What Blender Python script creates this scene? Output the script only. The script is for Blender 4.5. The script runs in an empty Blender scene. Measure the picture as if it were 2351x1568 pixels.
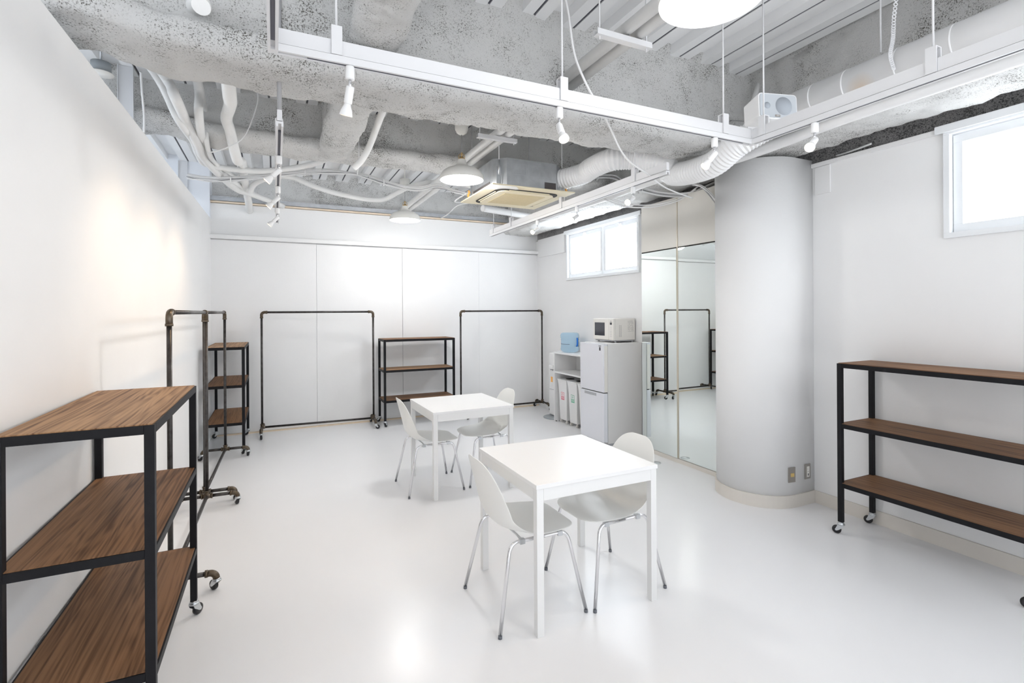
import bpy, bmesh, math, random
from mathutils import Vector, Matrix, noise
random.seed(7)
PI = math.pi
scene = bpy.context.scene
COL = bpy.data.collections.new('place'); scene.collection.children.link(COL)

# ------------------------------------------------------------------ measured photo points -> room coordinates
F_, H_, YAW, ROLL = 1151.0, 1.58, math.atan(545.5/1151.0), 0.006
HY = 714.7
_fw = Vector((math.sin(YAW), math.cos(YAW), 0)); _rt = Vector((math.cos(YAW), -math.sin(YAW), 0)); _up = Vector((0,0,1))
def W(px, py, X=None, Y=None, Z=None, D=None):
    """room position of a measured point, given the plane (X, Y or Z) the thing stands in"""
    u, v = px-1175.5, HY-py
    a = u*math.cos(ROLL)+v*math.sin(ROLL); b = -u*math.sin(ROLL)+v*math.cos(ROLL)
    d = _fw*F_ + _rt*a + _up*b; o = Vector((0,0,H_))
    for i, c in enumerate((X, Y, Z)):
        if c is not None: return o + d*((c-o[i])/d[i])
    return o + d*(D/F_)

# ------------------------------------------------------------------ materials
def mat(name, col, rough=.5, metal=0., spec=.5, emit=None, estr=0., trans=0., ior=1.45, coat=0., alpha=1.):
    m = bpy.data.materials.new(name); m.use_nodes = True
    b = m.node_tree.nodes['Principled BSDF']
    b.inputs['Base Color'].default_value = (*col, 1); b.inputs['Roughness'].default_value = rough
    b.inputs['Metallic'].default_value = metal; b.inputs['Specular IOR Level'].default_value = spec
    b.inputs['IOR'].default_value = ior; b.inputs['Transmission Weight'].default_value = trans
    b.inputs['Coat Weight'].default_value = coat; b.inputs['Alpha'].default_value = alpha
    if emit: b.inputs['Emission Color'].default_value = (*emit, 1); b.inputs['Emission Strength'].default_value = estr
    return m
def nt(m): return m.node_tree.nodes, m.node_tree.links, m.node_tree.nodes['Principled BSDF']
def add_noise(m, scale=4, amt=.03, bump=0., bscale=60, detail=4):
    """small variation of colour and a bump so that no surface is perfectly flat"""
    N, L, b = nt(m)
    geo = N.new('ShaderNodeNewGeometry')
    n = N.new('ShaderNodeTexNoise'); n.inputs['Scale'].default_value = scale; n.inputs['Detail'].default_value = detail
    L.new(geo.outputs['Position'], n.inputs['Vector'])
    c = b.inputs['Base Color'].default_value[:3]
    r = N.new('ShaderNodeValToRGB')
    r.color_ramp.elements[0].position = .3; r.color_ramp.elements[1].position = .7
    r.color_ramp.elements[0].color = (*[max(0, x-amt) for x in c], 1); r.color_ramp.elements[1].color = (*[min(1, x+amt*.4) for x in c], 1)
    L.new(n.outputs['Fac'], r.inputs['Fac']); L.new(r.outputs['Color'], b.inputs['Base Color'])
    if bump:
        n2 = N.new('ShaderNodeTexNoise'); n2.inputs['Scale'].default_value = bscale; n2.inputs['Detail'].default_value = 3
        L.new(geo.outputs['Position'], n2.inputs['Vector'])
        bp = N.new('ShaderNodeBump'); bp.inputs['Strength'].default_value = bump; bp.inputs['Distance'].default_value = .01
        L.new(n2.outputs['Fac'], bp.inputs['Height']); L.new(bp.outputs['Normal'], b.inputs['Normal'])
    return m
def spray_mat(name, base, dark, cover):
    """white paint blown over rough mineral wool: the pits stay unpainted"""
    m = mat(name, base, .95, spec=.15); N, L, b = nt(m)
    geo = N.new('ShaderNodeNewGeometry')
    def nz(s, d, r=.5):
        n = N.new('ShaderNodeTexNoise'); n.inputs['Scale'].default_value = s; n.inputs['Detail'].default_value = d; n.inputs['Roughness'].default_value = r
        L.new(geo.outputs['Position'], n.inputs['Vector']); return n
    big = nz(1.9, 3); mid = nz(8, 5, .65); fine = nz(120, 6, .74)
    def math_(op, a, bb, c=None):
        x = N.new('ShaderNodeMath'); x.operation = op
        for i, v in enumerate((a, bb, c)):
            if v is None: continue
            if isinstance(v, (int, float)): x.inputs[i].default_value = v
            else: L.new(v, x.inputs[i])
        return x.outputs[0]
    cov = math_('ADD', math_('MULTIPLY', big.outputs['Fac'], .34), math_('MULTIPLY', mid.outputs['Fac'], .34))
    lvl = math_('SUBTRACT', math_('ADD', fine.outputs['Fac'], cov), cover)      # below 0 = bare pit
    r = N.new('ShaderNodeValToRGB'); e = r.color_ramp.elements
    e[0].position = 0.0; e[0].color = (*dark, 1); e[1].position = .15; e[1].color = (*base, 1)
    k = e.new(.028); k.color = (*[a*.50+b_*.50 for a, b_ in zip(base, dark)], 1)
    k = e.new(.070); k.color = (*[a*.84+b_*.16 for a, b_ in zip(base, dark)], 1)
    L.new(lvl, r.inputs['Fac']); L.new(r.outputs['Color'], b.inputs['Base Color'])
    bp = N.new('ShaderNodeBump'); bp.inputs['Strength'].default_value = .9; bp.inputs['Distance'].default_value = .016
    L.new(math_('ADD', fine.outputs['Fac'], math_('MULTIPLY', mid.outputs['Fac'], 1.2)), bp.inputs['Height'])
    L.new(bp.outputs['Normal'], b.inputs['Normal'])
    return m
def wood_mat(name, dark, light, seed=0.):
    m = mat(name, light, .55, spec=.3); N, L, b = nt(m)
    tc = N.new('ShaderNodeTexCoord'); mp = N.new('ShaderNodeMapping')
    mp.inputs['Location'].default_value = (seed, seed*.37, seed*.11); mp.inputs['Scale'].default_value = (.42, 4.6, 4.6)
    L.new(tc.outputs['Object'], mp.inputs['Vector'])
    # warp so the growth rings run in cathedrals and around knots
    n1 = N.new('ShaderNodeTexNoise'); n1.inputs['Scale'].default_value = 1.7; n1.inputs['Detail'].default_value = 2
    L.new(mp.outputs[0], n1.inputs['Vector'])
    sc = N.new('ShaderNodeMath'); sc.operation = 'MULTIPLY'; sc.inputs[1].default_value = 26
    sx = N.new('ShaderNodeSeparateXYZ'); L.new(tc.outputs['Object'], sx.inputs[0])
    sy = N.new('ShaderNodeMath'); sy.operation = 'MULTIPLY_ADD'; sy.inputs[1].default_value = 2.6; L.new(sx.outputs['Y'], sy.inputs[0]); L.new(n1.outputs['Fac'], sy.inputs[2])
    L.new(sy.outputs[0], sc.inputs[0])
    sn = N.new('ShaderNodeMath'); sn.operation = 'SINE'; sc2 = N.new('ShaderNodeMath'); sc2.operation = 'MULTIPLY'; sc2.inputs[1].default_value = 3.2
    L.new(sc.outputs[0], sc2.inputs[0]); L.new(sc2.outputs[0], sn.inputs[0])
    mp2 = N.new('ShaderNodeMapping'); mp2.inputs['Scale'].default_value = (1.6, 90, 90); L.new(tc.outputs['Object'], mp2.inputs['Vector'])
    n2 = N.new('ShaderNodeTexNoise'); n2.inputs['Scale'].default_value = 1; n2.inputs['Detail'].default_value = 5; L.new(mp2.outputs[0], n2.inputs['Vector'])
    n3 = N.new('ShaderNodeTexNoise'); n3.inputs['Scale'].default_value = 2.2; n3.inputs['Detail'].default_value = 2; L.new(mp.outputs[0], n3.inputs['Vector'])
    ma = N.new('ShaderNodeMath'); ma.operation = 'MULTIPLY_ADD'; ma.inputs[1].default_value = .075; L.new(sn.outputs[0], ma.inputs[0]); L.new(n2.outputs['Fac'], ma.inputs[2])
    mb = N.new('ShaderNodeMath'); mb.operation = 'MULTIPLY_ADD'; mb.inputs[1].default_value = .55; L.new(n3.outputs['Fac'], mb.inputs[0]); L.new(ma.outputs[0], mb.inputs[2])
    # knots
    vo = N.new('ShaderNodeTexVoronoi'); vo.inputs['Scale'].default_value = 1.25; L.new(mp.outputs[0], vo.inputs['Vector'])
    kn = N.new('ShaderNodeMapRange'); kn.inputs['From Min'].default_value = .03; kn.inputs['From Max'].default_value = .11
    kn.inputs['To Min'].default_value = -.55; kn.inputs['To Max'].default_value = 0; L.new(vo.outputs['Distance'], kn.inputs['Value'])
    mc = N.new('ShaderNodeMath'); mc.operation = 'ADD'; L.new(mb.outputs[0], mc.inputs[0]); L.new(kn.outputs[0], mc.inputs[1])
    r = N.new('ShaderNodeValToRGB'); e = r.color_ramp.elements
    e[0].position = .40; e[0].color = (*dark, 1); e[1].position = .82; e[1].color = (*light, 1)
    k = e.new(.62); k.color = (*[(a*.40+c*.60) for a, c in zip(dark, light)], 1)
    sh = N.new('ShaderNodeMath'); sh.operation = 'SUBTRACT'; sh.inputs[1].default_value = .12; L.new(mc.outputs[0], sh.inputs[0])
    L.new(sh.outputs[0], r.inputs['Fac']); L.new(r.outputs['Color'], b.inputs['Base Color'])
    bp = N.new('ShaderNodeBump'); bp.inputs['Strength'].default_value = .35; bp.inputs['Distance'].default_value = .003
    L.new(ma.outputs[0], bp.inputs['Height']); L.new(bp.outputs['Normal'], b.inputs['Normal'])
    return m

M = {}
M['wall'] = add_noise(mat('white painted wall', (.88,.88,.88), .6, spec=.25), 2.2, .015, .05, 45)
M['wallblue'] = add_noise(mat('cool white plasterboard', (.82,.85,.90), .7, spec=.2), 2, .015, .04, 40)
M['floor'] = add_noise(mat('glossy white floor coating', (.90,.90,.912), .25, spec=.5), .9, .015, .03, 7)
M['deck'] = add_noise(mat('white painted steel deck', (.89,.895,.90), .5, spec=.35), 3, .03, .03, 30)
M['spray'] = spray_mat('sprayed wool painted white', (.90,.895,.88), (.15,.14,.12), .69)
M['spray2'] = spray_mat('sprayed wool thinly painted', (.86,.86,.85), (.15,.14,.13), .70)
M['bare'] = add_noise(spray_mat('bare mineral wool', (.30,.29,.28), (.03,.03,.03), .72), 3, 0) if False else spray_mat('bare mineral wool', (.46,.45,.45), (.12,.12,.12), .74)
M['beige'] = add_noise(mat('beige vinyl skirting', (.74,.70,.645), .45), 3, .015)
M['trimw'] = mat('white trim paint', (.86,.86,.86), .4)
M['pine'] = add_noise(mat('raw pine strip', (.85,.72,.56), .6), 8, .06)
M['stud'] = mat('pale grey stud', (.72,.73,.75), .5)
M['zinc'] = add_noise(mat('zinc channel', (.60,.62,.65), .4, metal=.6), 20, .06)
M['galv'] = add_noise(mat('galvanised sheet steel', (.55,.57,.59), .38, metal=.75), 14, .08)
M['track'] = mat('white enamelled aluminium', (.72,.72,.73), .35)
M['slot'] = mat('dark track slot', (.09,.09,.11), .6)
M['chrome'] = mat('chrome', (.78,.78,.80), .12, metal=1)
M['steel'] = mat('satin steel', (.62,.64,.66), .28, metal=1)
M['blackmetal'] = add_noise(mat('matt black steel', (.010,.010,.012), .5, spec=.22), 12, .003)
M['pipe'] = add_noise(mat('raw dark steel pipe', (.075,.07,.068), .34, metal=.7), 25, .03)
M['fitting'] = add_noise(mat('brown cast pipe fitting', (.13,.105,.08), .36, metal=.7), 30, .05)
M['rubber'] = mat('black rubber wheel', (.015,.015,.017), .35)
M['wood_a'] = wood_mat('dark stained pine light wear', (.13,.055,.022), (.46,.27,.14), 0.)
M['wood_b'] = wood_mat('dark stained pine', (.085,.035,.014), (.30,.155,.075), 3.1)
M['wood_c'] = wood_mat('dark stained pine bottom', (.08,.034,.014), (.27,.14,.07), 7.7)
M['table'] = mat('white table foil', (.88,.88,.88), .32)
M['tableleg'] = mat('white table lacquer', (.86,.86,.855), .35)
M['shell'] = mat('off white moulded plastic', (.90,.90,.875), .38)
M['capgrey'] = mat('grey foot cap', (.16,.17,.19), .5)
M['mirror'] = mat('mirror glass', (.86,.91,.89), .01, metal=1)
M['cream'] = add_noise(mat('cream laminate', (.78,.755,.70), .4), 3, .015)
M['brassstrip'] = mat('beige aluminium strip', (.62,.56,.46), .35, metal=.4)
M['dark'] = mat('dark gap', (.035,.033,.03), .8)
M['fridgedoor'] = mat('white glass fridge door', (.80,.81,.86), .12, coat=.5)
M['fridge'] = mat('white fridge body', (.76,.755,.75), .5)
M['silver'] = mat('silver plastic', (.50,.51,.54), .35, metal=.3)
M['white'] = mat('white plastic', (.84,.84,.84), .35)
M['offwhite'] = mat('warm white plastic', (.82,.80,.76), .4)
M['mwin'] = mat('microwave window', (.05,.055,.07), .12, coat=.4)
M['ink'] = mat('dark print', (.05,.05,.06), .6)
M['greyprint'] = mat('grey print', (.42,.41,.40), .7)
M['red'] = mat('red sticker', (.75,.16,.24), .5); M['green'] = mat('green sticker', (.10,.42,.26), .5)
M['blue'] = mat('blue sticker', (.06,.33,.80), .5); M['orange'] = mat('orange sticker', (.95,.48,.12), .5)
M['paper'] = mat('white label', (.88,.88,.88), .6)
M['blueglass'] = mat('blue polycarbonate', (.62,.82,.97), .08, trans=.75, ior=1.2, alpha=1)
M['bluehandle'] = mat('saturated blue handle', (.02,.22,.85), .3)
M['tray'] = mat('grey tray', (.33,.36,.38), .5)
M['frame'] = mat('window frame white', (.84,.86,.88), .35)
M['pane'] = mat('frosted daylight pane', (.9,.94,1), .5, emit=(.90,.955,1.0), estr=3.6)
M['fillpane'] = mat('added fill light pane', (.9,.94,1), .5, emit=(.88,.94,1.0), estr=1.8)
M['pane1'] = mat('bright frosted daylight pane', (.9,.94,1), .5, emit=(.86,.93,1.0), estr=6.5)
M['ivory'] = mat('yellowed ivory plastic', (.86,.77,.56), .45)
M['ivorygrille'] = add_noise(mat('yellowed intake grille', (.72,.60,.36), .55), 40, .03)
M['filler'] = mat('white filler corner', (.86,.86,.84), .45)
M['darkfoam'] = mat('dark foam seal', (.09,.08,.08), .8)
M['duct'] = add_noise(mat('white duct foil', (.86,.86,.86), .42), 6, .02, .06, 50)
M['tape'] = add_noise(mat('white pipe lagging', (.84,.84,.83), .5), 10, .03, .08, 60)
M['cable'] = mat('white cable', (.80,.80,.80), .45)
M['greycable'] = mat('grey cable', (.36,.36,.37), .5)
M['brass'] = mat('brass', (.60,.42,.20), .3, metal=.9)
M['shade'] = mat('off white lamp shade', (.82,.81,.77), .4)
M['shadein'] = mat('white shade inside', (.92,.92,.92), .5)
M['lampglow'] = mat('lamp bulb glow', (1,1,1), .5, emit=(1.,.985,.95), estr=12)
M['warmglow'] = mat('halogen glow', (1,.9,.7), .5, emit=(1.,.70,.38), estr=70)
M['bulbwhite'] = mat('white bulb housing', (.84,.84,.84), .35)
M['speakergrey'] = mat('pale grey speaker grille', (.50,.53,.56), .7); M['cone'] = mat('grey speaker cone', (.38,.41,.45), .8)
M['plate'] = mat('taupe switch plate', (.30,.275,.25), .35); M['yellow'] = mat('yellow switch', (.72,.52,.20), .4)
M['tint'] = None

# white duct with two soft orange patches on its side
def duct_tinted():
    m = mat('white duct with orange patches', (.86,.86,.86), .42); N, L, b = nt(m)
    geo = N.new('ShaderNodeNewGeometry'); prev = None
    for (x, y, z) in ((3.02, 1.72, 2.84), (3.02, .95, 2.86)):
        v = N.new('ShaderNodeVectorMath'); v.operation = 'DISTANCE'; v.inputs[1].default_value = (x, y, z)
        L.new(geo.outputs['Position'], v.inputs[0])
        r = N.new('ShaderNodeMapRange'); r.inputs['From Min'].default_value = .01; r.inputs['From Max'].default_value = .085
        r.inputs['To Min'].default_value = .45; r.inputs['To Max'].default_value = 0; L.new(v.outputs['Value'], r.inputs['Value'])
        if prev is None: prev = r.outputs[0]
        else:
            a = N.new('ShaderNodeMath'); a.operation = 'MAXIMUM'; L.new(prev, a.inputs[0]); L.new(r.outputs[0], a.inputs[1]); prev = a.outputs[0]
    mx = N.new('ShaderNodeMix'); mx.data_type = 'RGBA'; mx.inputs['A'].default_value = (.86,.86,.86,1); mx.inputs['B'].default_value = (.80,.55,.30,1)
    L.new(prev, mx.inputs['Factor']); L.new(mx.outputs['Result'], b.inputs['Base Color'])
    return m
M['ducttint'] = duct_tinted()

# ------------------------------------------------------------------ mesh building
class MB:
    def __init__(s): s.bm = bmesh.new(); s.mi = 0
    def _tag(s, faces, smooth=False):
        for f in faces: f.material_index = s.mi; f.smooth = smooth
    def box(s, x0, x1, y0, y1, z0, z1, M4=None):
        co = [(x, y, z) for x in (x0, x1) for y in (y0, y1) for z in (z0, z1)]
        vs = [s.bm.verts.new((M4 @ Vector(c)) if M4 else c) for c in co]
        q = [(0,1,3,2),(4,6,7,5),(0,4,5,1),(2,3,7,6),(0,2,6,4),(1,5,7,3)]
        s._tag([s.bm.faces.new([vs[i] for i in f]) for f in q]); return s
    def tube(s, pts, r, n=10, closed=False, cap=True, smooth=True, rfun=None):
        pts = [Vector(p) for p in pts]
        rings = []; prev = None
        for i, p in enumerate(pts):
            t = (pts[min(i+1, len(pts)-1)] - pts[max(i-1, 0)])
            if t.length < 1e-9: t = Vector((0,0,1))
            t.normalize()
            if prev is None:
                a = Vector((0,0,1)) if abs(t.z) < .9 else Vector((1,0,0))
                u = t.cross(a).normalized()
            else:
                u = (prev - t*prev.dot(t)).normalized()
            prev = u; v = t.cross(u)
            rr = r if rfun is None else rfun(i, len(pts))
            rings.append([s.bm.verts.new(p + (u*math.cos(2*PI*k/n) + v*math.sin(2*PI*k/n))*rr) for k in range(n)])
        fs = []
        for a, b in zip(rings, rings[1:]):
            for k in range(n): fs.append(s.bm.faces.new((a[k], a[(k+1)%n], b[(k+1)%n], b[k])))
        s._tag(fs, smooth)
        if cap: s._tag([s.bm.faces.new(rings[0][::-1]), s.bm.faces.new(rings[-1])])
        return s
    def cyl(s, p0, p1, r, n=16, smooth=True): return s.tube([p0, p1], r, n, smooth=smooth)
    def lathe(s, prof, M4=None, n=32, smooth=True, cap=False):
        rings = []
        for (r, z) in prof:
            rings.append([s.bm.verts.new((M4 @ Vector((r*math.cos(2*PI*k/n), r*math.sin(2*PI*k/n), z))) if M4 else (r*math.cos(2*PI*k/n), r*math.sin(2*PI*k/n), z)) for k in range(n)])
        fs = []
        for a, b in zip(rings, rings[1:]):
            for k in range(n): fs.append(s.bm.faces.new((a[k], a[(k+1)%n], b[(k+1)%n], b[k])))
        s._tag(fs, smooth)
        if cap: s._tag([s.bm.faces.new(rings[0][::-1]), s.bm.faces.new(rings[-1])])
        return s
    def prism(s, poly, ax, a0, a1, smooth=False):
        """poly in the plane normal to axis ax, from a0 to a1"""
        def P(p, a):
            return {'x': (a, p[0], p[1]), 'y': (p[0], a, p[1]), 'z': (p[0], p[1], a)}[ax]
        A = [s.bm.verts.new(P(p, a0)) for p in poly]; B = [s.bm.verts.new(P(p, a1)) for p in poly]; n = len(poly)
        s._tag([s.bm.faces.new((A[i], A[(i+1)%n], B[(i+1)%n], B[i])) for i in range(n)], smooth)
        s._tag([s.bm.faces.new(A[::-1]), s.bm.faces.new(B)]); return s
    def quad(s, *ps): s._tag([s.bm.faces.new([s.bm.verts.new(p) for p in ps])]); return s
    def build(s, name, mats, parent=None, bevel=0., loc=None, bseg=2):
        bmesh.ops.recalc_face_normals(s.bm, faces=s.bm.faces[:])
        me = bpy.data.meshes.new(name); s.bm.to_mesh(me); s.bm.free()
        for m in (mats if isinstance(mats, (list, tuple)) else [mats]): me.materials.append(m)
        o = bpy.data.objects.new(name, me); COL.objects.link(o)
        if parent: o.parent = parent
        if loc: o.location = loc
        if bevel:
            b = o.modifiers.new('bevel', 'BEVEL'); b.width = bevel; b.segments = bseg; b.limit_method = 'ANGLE'; b.angle_limit = .7
        return o
def tag(o, label=None, cat=None, group=None, kind=None):
    if label: o['label'] = label
    if cat: o['category'] = cat
    if group: o['group'] = group
    if kind: o['kind'] = kind
    return o
def empty(name, loc=(0,0,0), rz=0., label=None, cat=None, group=None):
    o = bpy.data.objects.new(name, None); COL.objects.link(o); o.empty_display_size = .1
    o.location = loc; o.rotation_euler = (0,0,rz); return tag(o, label, cat, group)
def structure(o, label=None): o['kind'] = 'structure'; 
def S(name, mb, m, bevel=0., label=None, cat=None):
    o = mb.build(name, m, None, bevel); o['kind'] = 'structure'
    if label: o['label'] = label
    return o
KIDS = {}
def copy_tree(o, parent=None):
    c = o.copy(); COL.objects.link(c); c.parent = parent
    for ch in list(o.children): copy_tree(ch, c)
    return c
def spline(pts, k=8):
    pts = [Vector(p) for p in pts]; out = []
    for i in range(len(pts)-1):
        p0, p1, p2, p3 = pts[max(i-1,0)], pts[i], pts[i+1], pts[min(i+2,len(pts)-1)]
        for j in range(k):
            t = j/k
            out.append(.5*((2*p1)+(p2-p0)*t+(2*p0-5*p1+4*p2-p3)*t*t+(3*p1-p0-3*p2+p3)*t*t*t))
    out.append(pts[-1]); return out
def arc(c, r, a0, a1, u, v, n=8):
    return [Vector(c)+Vector(u)*(r*math.cos(a0+(a1-a0)*i/n))+Vector(v)*(r*math.sin(a0+(a1-a0)*i/n)) for i in range(n+1)]
def look(direction):
    """matrix whose -Z... local +Z points along direction"""
    return Vector(direction).to_track_quat('Z', 'Y').to_matrix().to_4x4()
def text_mesh(name, txt, size, m, parent, M4, extrude=.0006, align='CENTER'):
    cu = bpy.data.curves.new(name, 'FONT'); cu.body = txt; cu.size = size; cu.extrude = extrude; cu.align_x = align; cu.align_y = 'CENTER'
    t = bpy.data.objects.new(name+'_tmp', cu); COL.objects.link(t)
    dg = bpy.context.evaluated_depsgraph_get(); me = bpy.data.meshes.new_from_object(t.evaluated_get(dg))
    bpy.data.objects.remove(t); bpy.data.curves.remove(cu)
    me.name = name; me.materials.clear(); me.materials.append(m)
    me.transform(M4)
    o = bpy.data.objects.new(name, me); COL.objects.link(o); o.parent = parent; return o

# ================================================================== the room
XR, YB, YF = 4.0, 7.48, -2.0
wl = lambda y: -.847 + .0157*y           # inner face of the left partition
# floor
S('floor', MB().box(-4.0, 4.6, YF, 8.3, -.1, 0), M['floor'], label='glossy white coated floor')
# left partition, 2.79 m high, open above
p = [(wl(YF), YF), (wl(YB), YB), (wl(YB)-.11, YB), (wl(YF)-.11, YF)]
S('wall_left', MB().prism(p, 'z', 0, 2.789), M['wall'], label='white left partition wall lit by the track spots')
S('wall_far_left', MB().box(-4.0, -.735, 7.40, 7.7, 0, 3.56), M['wallblue'], label='cool white end wall seen above the partition')
S('wall_side', MB().box(-4.1, -4.0, YF, 7.5, 0, 2.0).box(-4.1, -4.0, YF, 7.5, 3.35, 3.6), M['wall'], label='white wall of the neighbouring space beyond the partition')
fill_band = MB()
for y in (YF+.02, .8, 3.2, 5.6, 7.44): fill_band.box(-4.08, -4.0, y-.03, y+.03, 2.0, 3.35)
fill_band = S('window_3', fill_band, M['frame'], label='added glowing band standing in for daylight beyond the partition')
MB().box(-4.06, -4.05, YF, 7.4, 2.0, 3.35).build('pane', M['fillpane'], fill_band)  # glowing sheet added out of view to brighten the far end wall
# back wall: drywall strip above the sliding panels
mb = MB().box(-.735, 4.3, 7.48, 7.56, 0, 3.0)
S('wall_back', mb, M['wall'], label='white back wall above the sliding panels')
S('trim_1', MB().box(-.735, 4.0, 7.46, 7.56, 3.006, 3.028), M['pine'], label='raw pine strip along the top of the back wall')
mb = MB().box(-.735, 4.0, 7.475, 7.56, 3.034, 3.09).box(-.735, 4.0, 7.455, 7.474, 3.034, 3.042).box(-.735, 4.0, 7.455, 7.474, 3.082, 3.09)
S('trim_2', mb, M['zinc'], label='zinc channel above the pine strip')
S('trim_3', MB().box(-.735, 4.19, 7.34, 7.479, 2.53, 2.578), M['trimw'], .002, label='white head rail over the sliding panels')
S('trim_4', MB().box(-.735, 4.0, 7.40, 7.479, 0.0, .014), M['pine'], label='raw pine strip at the foot of the sliding panels')
# sliding panels of the back wall
xs = [-.735, .53, 1.723, 2.94, 4.10]
for i in range(4):
    x0, x1 = xs[i], xs[i+1]; y = 7.436 if i % 2 else 7.428
    d = S('door_%d' % (i+1), MB().box(x0+.0015, x1-.0015, y, 7.478, .016, 2.526), M['wall'], .002, label='white sliding panel of the back wall, %s from the left' % ('first','second','third','fourth')[i])
    if i == 3:
        MB().box(4.035, 4.055, y-.012, y-.0002, 1.03, 1.19).build('door_handle', M['blackmetal'], d, .003)
        MB().cyl((4.045, y-.008, .985), (4.045, y-.0002, .985), .012).build('lock', M['steel'], d)
S('trim_5', MB().box(4.10, 4.16, 7.40, 7.479, 0, 2.528), M['trimw'], .002, label='white jamb beside the last sliding panel')
# right wall with two window openings
mb = MB()
WZ0, WZ1 = 2.04, 2.75
wins = [(4.80, 6.47), (.30, 1.76)]
def rw(y0, y1, z0, z1): mb.box(XR, XR+.18, y0, y1, z0, z1)
rw(YF, .30, 0, 2.75); rw(.30, 1.76, 0, WZ0); rw(1.76, 4.80, 0, 2.75); rw(4.80, 6.47, 0, WZ0); rw(6.47, 7.56, 0, 2.75)
S('wall_right', mb, M['wall'], label='white right wall below the windows')
S('trim_6', MB().box(XR-.022, XR+.02, 1.80, 2.66, 2.735, 2.768).box(XR-.012, XR-.0005, 2.51, 2.635, 2.512, 2.733), M['trimw'], .002, label='white cover strip along the top of the right wall')
S('trim_7', MB().box(XR-.03, XR-.0005, 6.52, 7.36, 2.47, 2.762), M['trimw'], .002, label='white boxing in the far right corner under the beam')
S('trim_8', MB().box(XR+.03, XR+.18, YF, 7.56, 2.755, 3.5), M['bare'], label='bare dark wool behind the edge of the right beam')
# windows
def window(n, y0, y1, panes, label, zt=2.75):
    w = MB()
    t = .035
    for a in ((y0, y1, WZ0, WZ0+t), (y0, y1, zt-t, zt), (y0, y0+t, WZ0+t, zt-t), (y1-t, y1, WZ0+t, zt-t)):
        w.box(XR-.03, XR+.09, *a)
    w.box(XR-.045, XR-.03, y0-.04, y1+.04, zt-.02, zt+.03)
    o = S('window_%d' % n, w, M['frame'], .002, label=label)
    for (a, b) in panes:
        s = MB(); f = .05; x0, x1 = XR+.01, XR+.05; z0, z1 = WZ0+t+.004, zt-t-.008
        for q in ((a, b, z0, z0+f), (a, b, z1-f, z1), (a, a+f, z0+f, z1-f), (b-f, b, z0+f, z1-f)): s.box(x0, x1, *q)
        ws = s.build('window_sash', M['frame'], o, .002)
        MB().box(XR+.026, XR+.034, a+f-.004, b-f+.004, z0+f-.004, z1-f+.004).build('pane', M['pane1' if n == 1 else 'pane'], ws)
        if n == 1:
            c = (a+b)/2; MB().box(XR-.012, XR+.0098, c-.03, c+.03, z1-.03, z1-.012).box(XR-.02, XR-.0125, c-.008, c+.008, z1-.05, z1-.005).build('window_catch', M['white'], ws)
    return o
window(1, 4.80, 6.47, [(4.84, 5.575), (5.60, 6.43)], 'far high window of two frosted panes next to the mirrored closet')
window(2, .30, 1.76, [(.34, 1.722)], 'near high frosted window above the right shelving unit')
# column against the right wall
cx, cy, cr = 3.77, 3.0, .34
def colpoly(r, x1=XR-.0005):
    pts = [(cx+r*math.cos(a), cy+r*math.sin(a)) for a in [PI/2+PI*i/28 for i in range(29)]]
    return pts + [(x1, cy-r), (x1, cy+r)]
S('column', MB().prism(colpoly(cr), 'z', 0, 2.80), M['wall'], label='rounded white column against the right wall')
for f in bpy.data.objects['column'].data.polygons: f.use_smooth = abs(f.normal.z) < .5 and f.normal.x < .2
bpy.data.objects['column'].data.polygons[-1].use_smooth = False
mb = MB(); mb.prism([(cx+(cr+.012)*math.cos(a), cy+(cr+.012)*math.sin(a)) for a in [PI/2+PI*.06+PI*(.94)*i/28 for i in range(29)]]+[(XR-.001, cy-cr-.012), (XR-.001, cy-.1), (cx, cy-.1)], 'z', 0, .1)
S('baseboard_column', mb, M['beige'], label='beige skirting around the foot of the column')
S('baseboard_right', MB().box(XR-.012, XR-.0005, YF, cy-cr-.013, 0, .1), M['beige'], label='beige skirting along the right wall')
# ------------------------------------------------------------------ steel deck
def deck():
    mb = MB(); prof = []
    x = 1.52 - .31*18
    while x < 4.0:
        prof += [(x, 3.50), (x+.006, 3.50), (x+.006, 3.48), (x+.088, 3.48), (x+.098, 3.545), (x+.212, 3.545), (x+.222, 3.48), (x+.298, 3.48), (x+.298, 3.50)]
        x += .31
    A = [mb.bm.verts.new((a, YF, b)) for a, b in prof]; B = [mb.bm.verts.new((a, 7.9, b)) for a, b in prof]
    mb._tag([mb.bm.faces.new((A[i], A[i+1], B[i+1], B[i])) for i in range(len(A)-1)])
    T = [mb.bm.verts.new(p_) for p_ in ((prof[0][0], YF, 3.7), (prof[-1][0], YF, 3.7), (prof[-1][0], 7.9, 3.7), (prof[0][0], 7.9, 3.7))]
    mb.bm.faces.new(T)
    return S('ceiling', mb, M['deck'], label='white corrugated steel deck ceiling')
deck()
# dark seams in the deck
mb = MB(); x = 1.52 - .31*18
while x < 3.9: mb.box(x-.006, x+.0045, YF, 7.6, 3.485, 3.499); x += .31
S('trim_9', mb, M['slot'], label='dark joints between the deck sheets')
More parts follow.
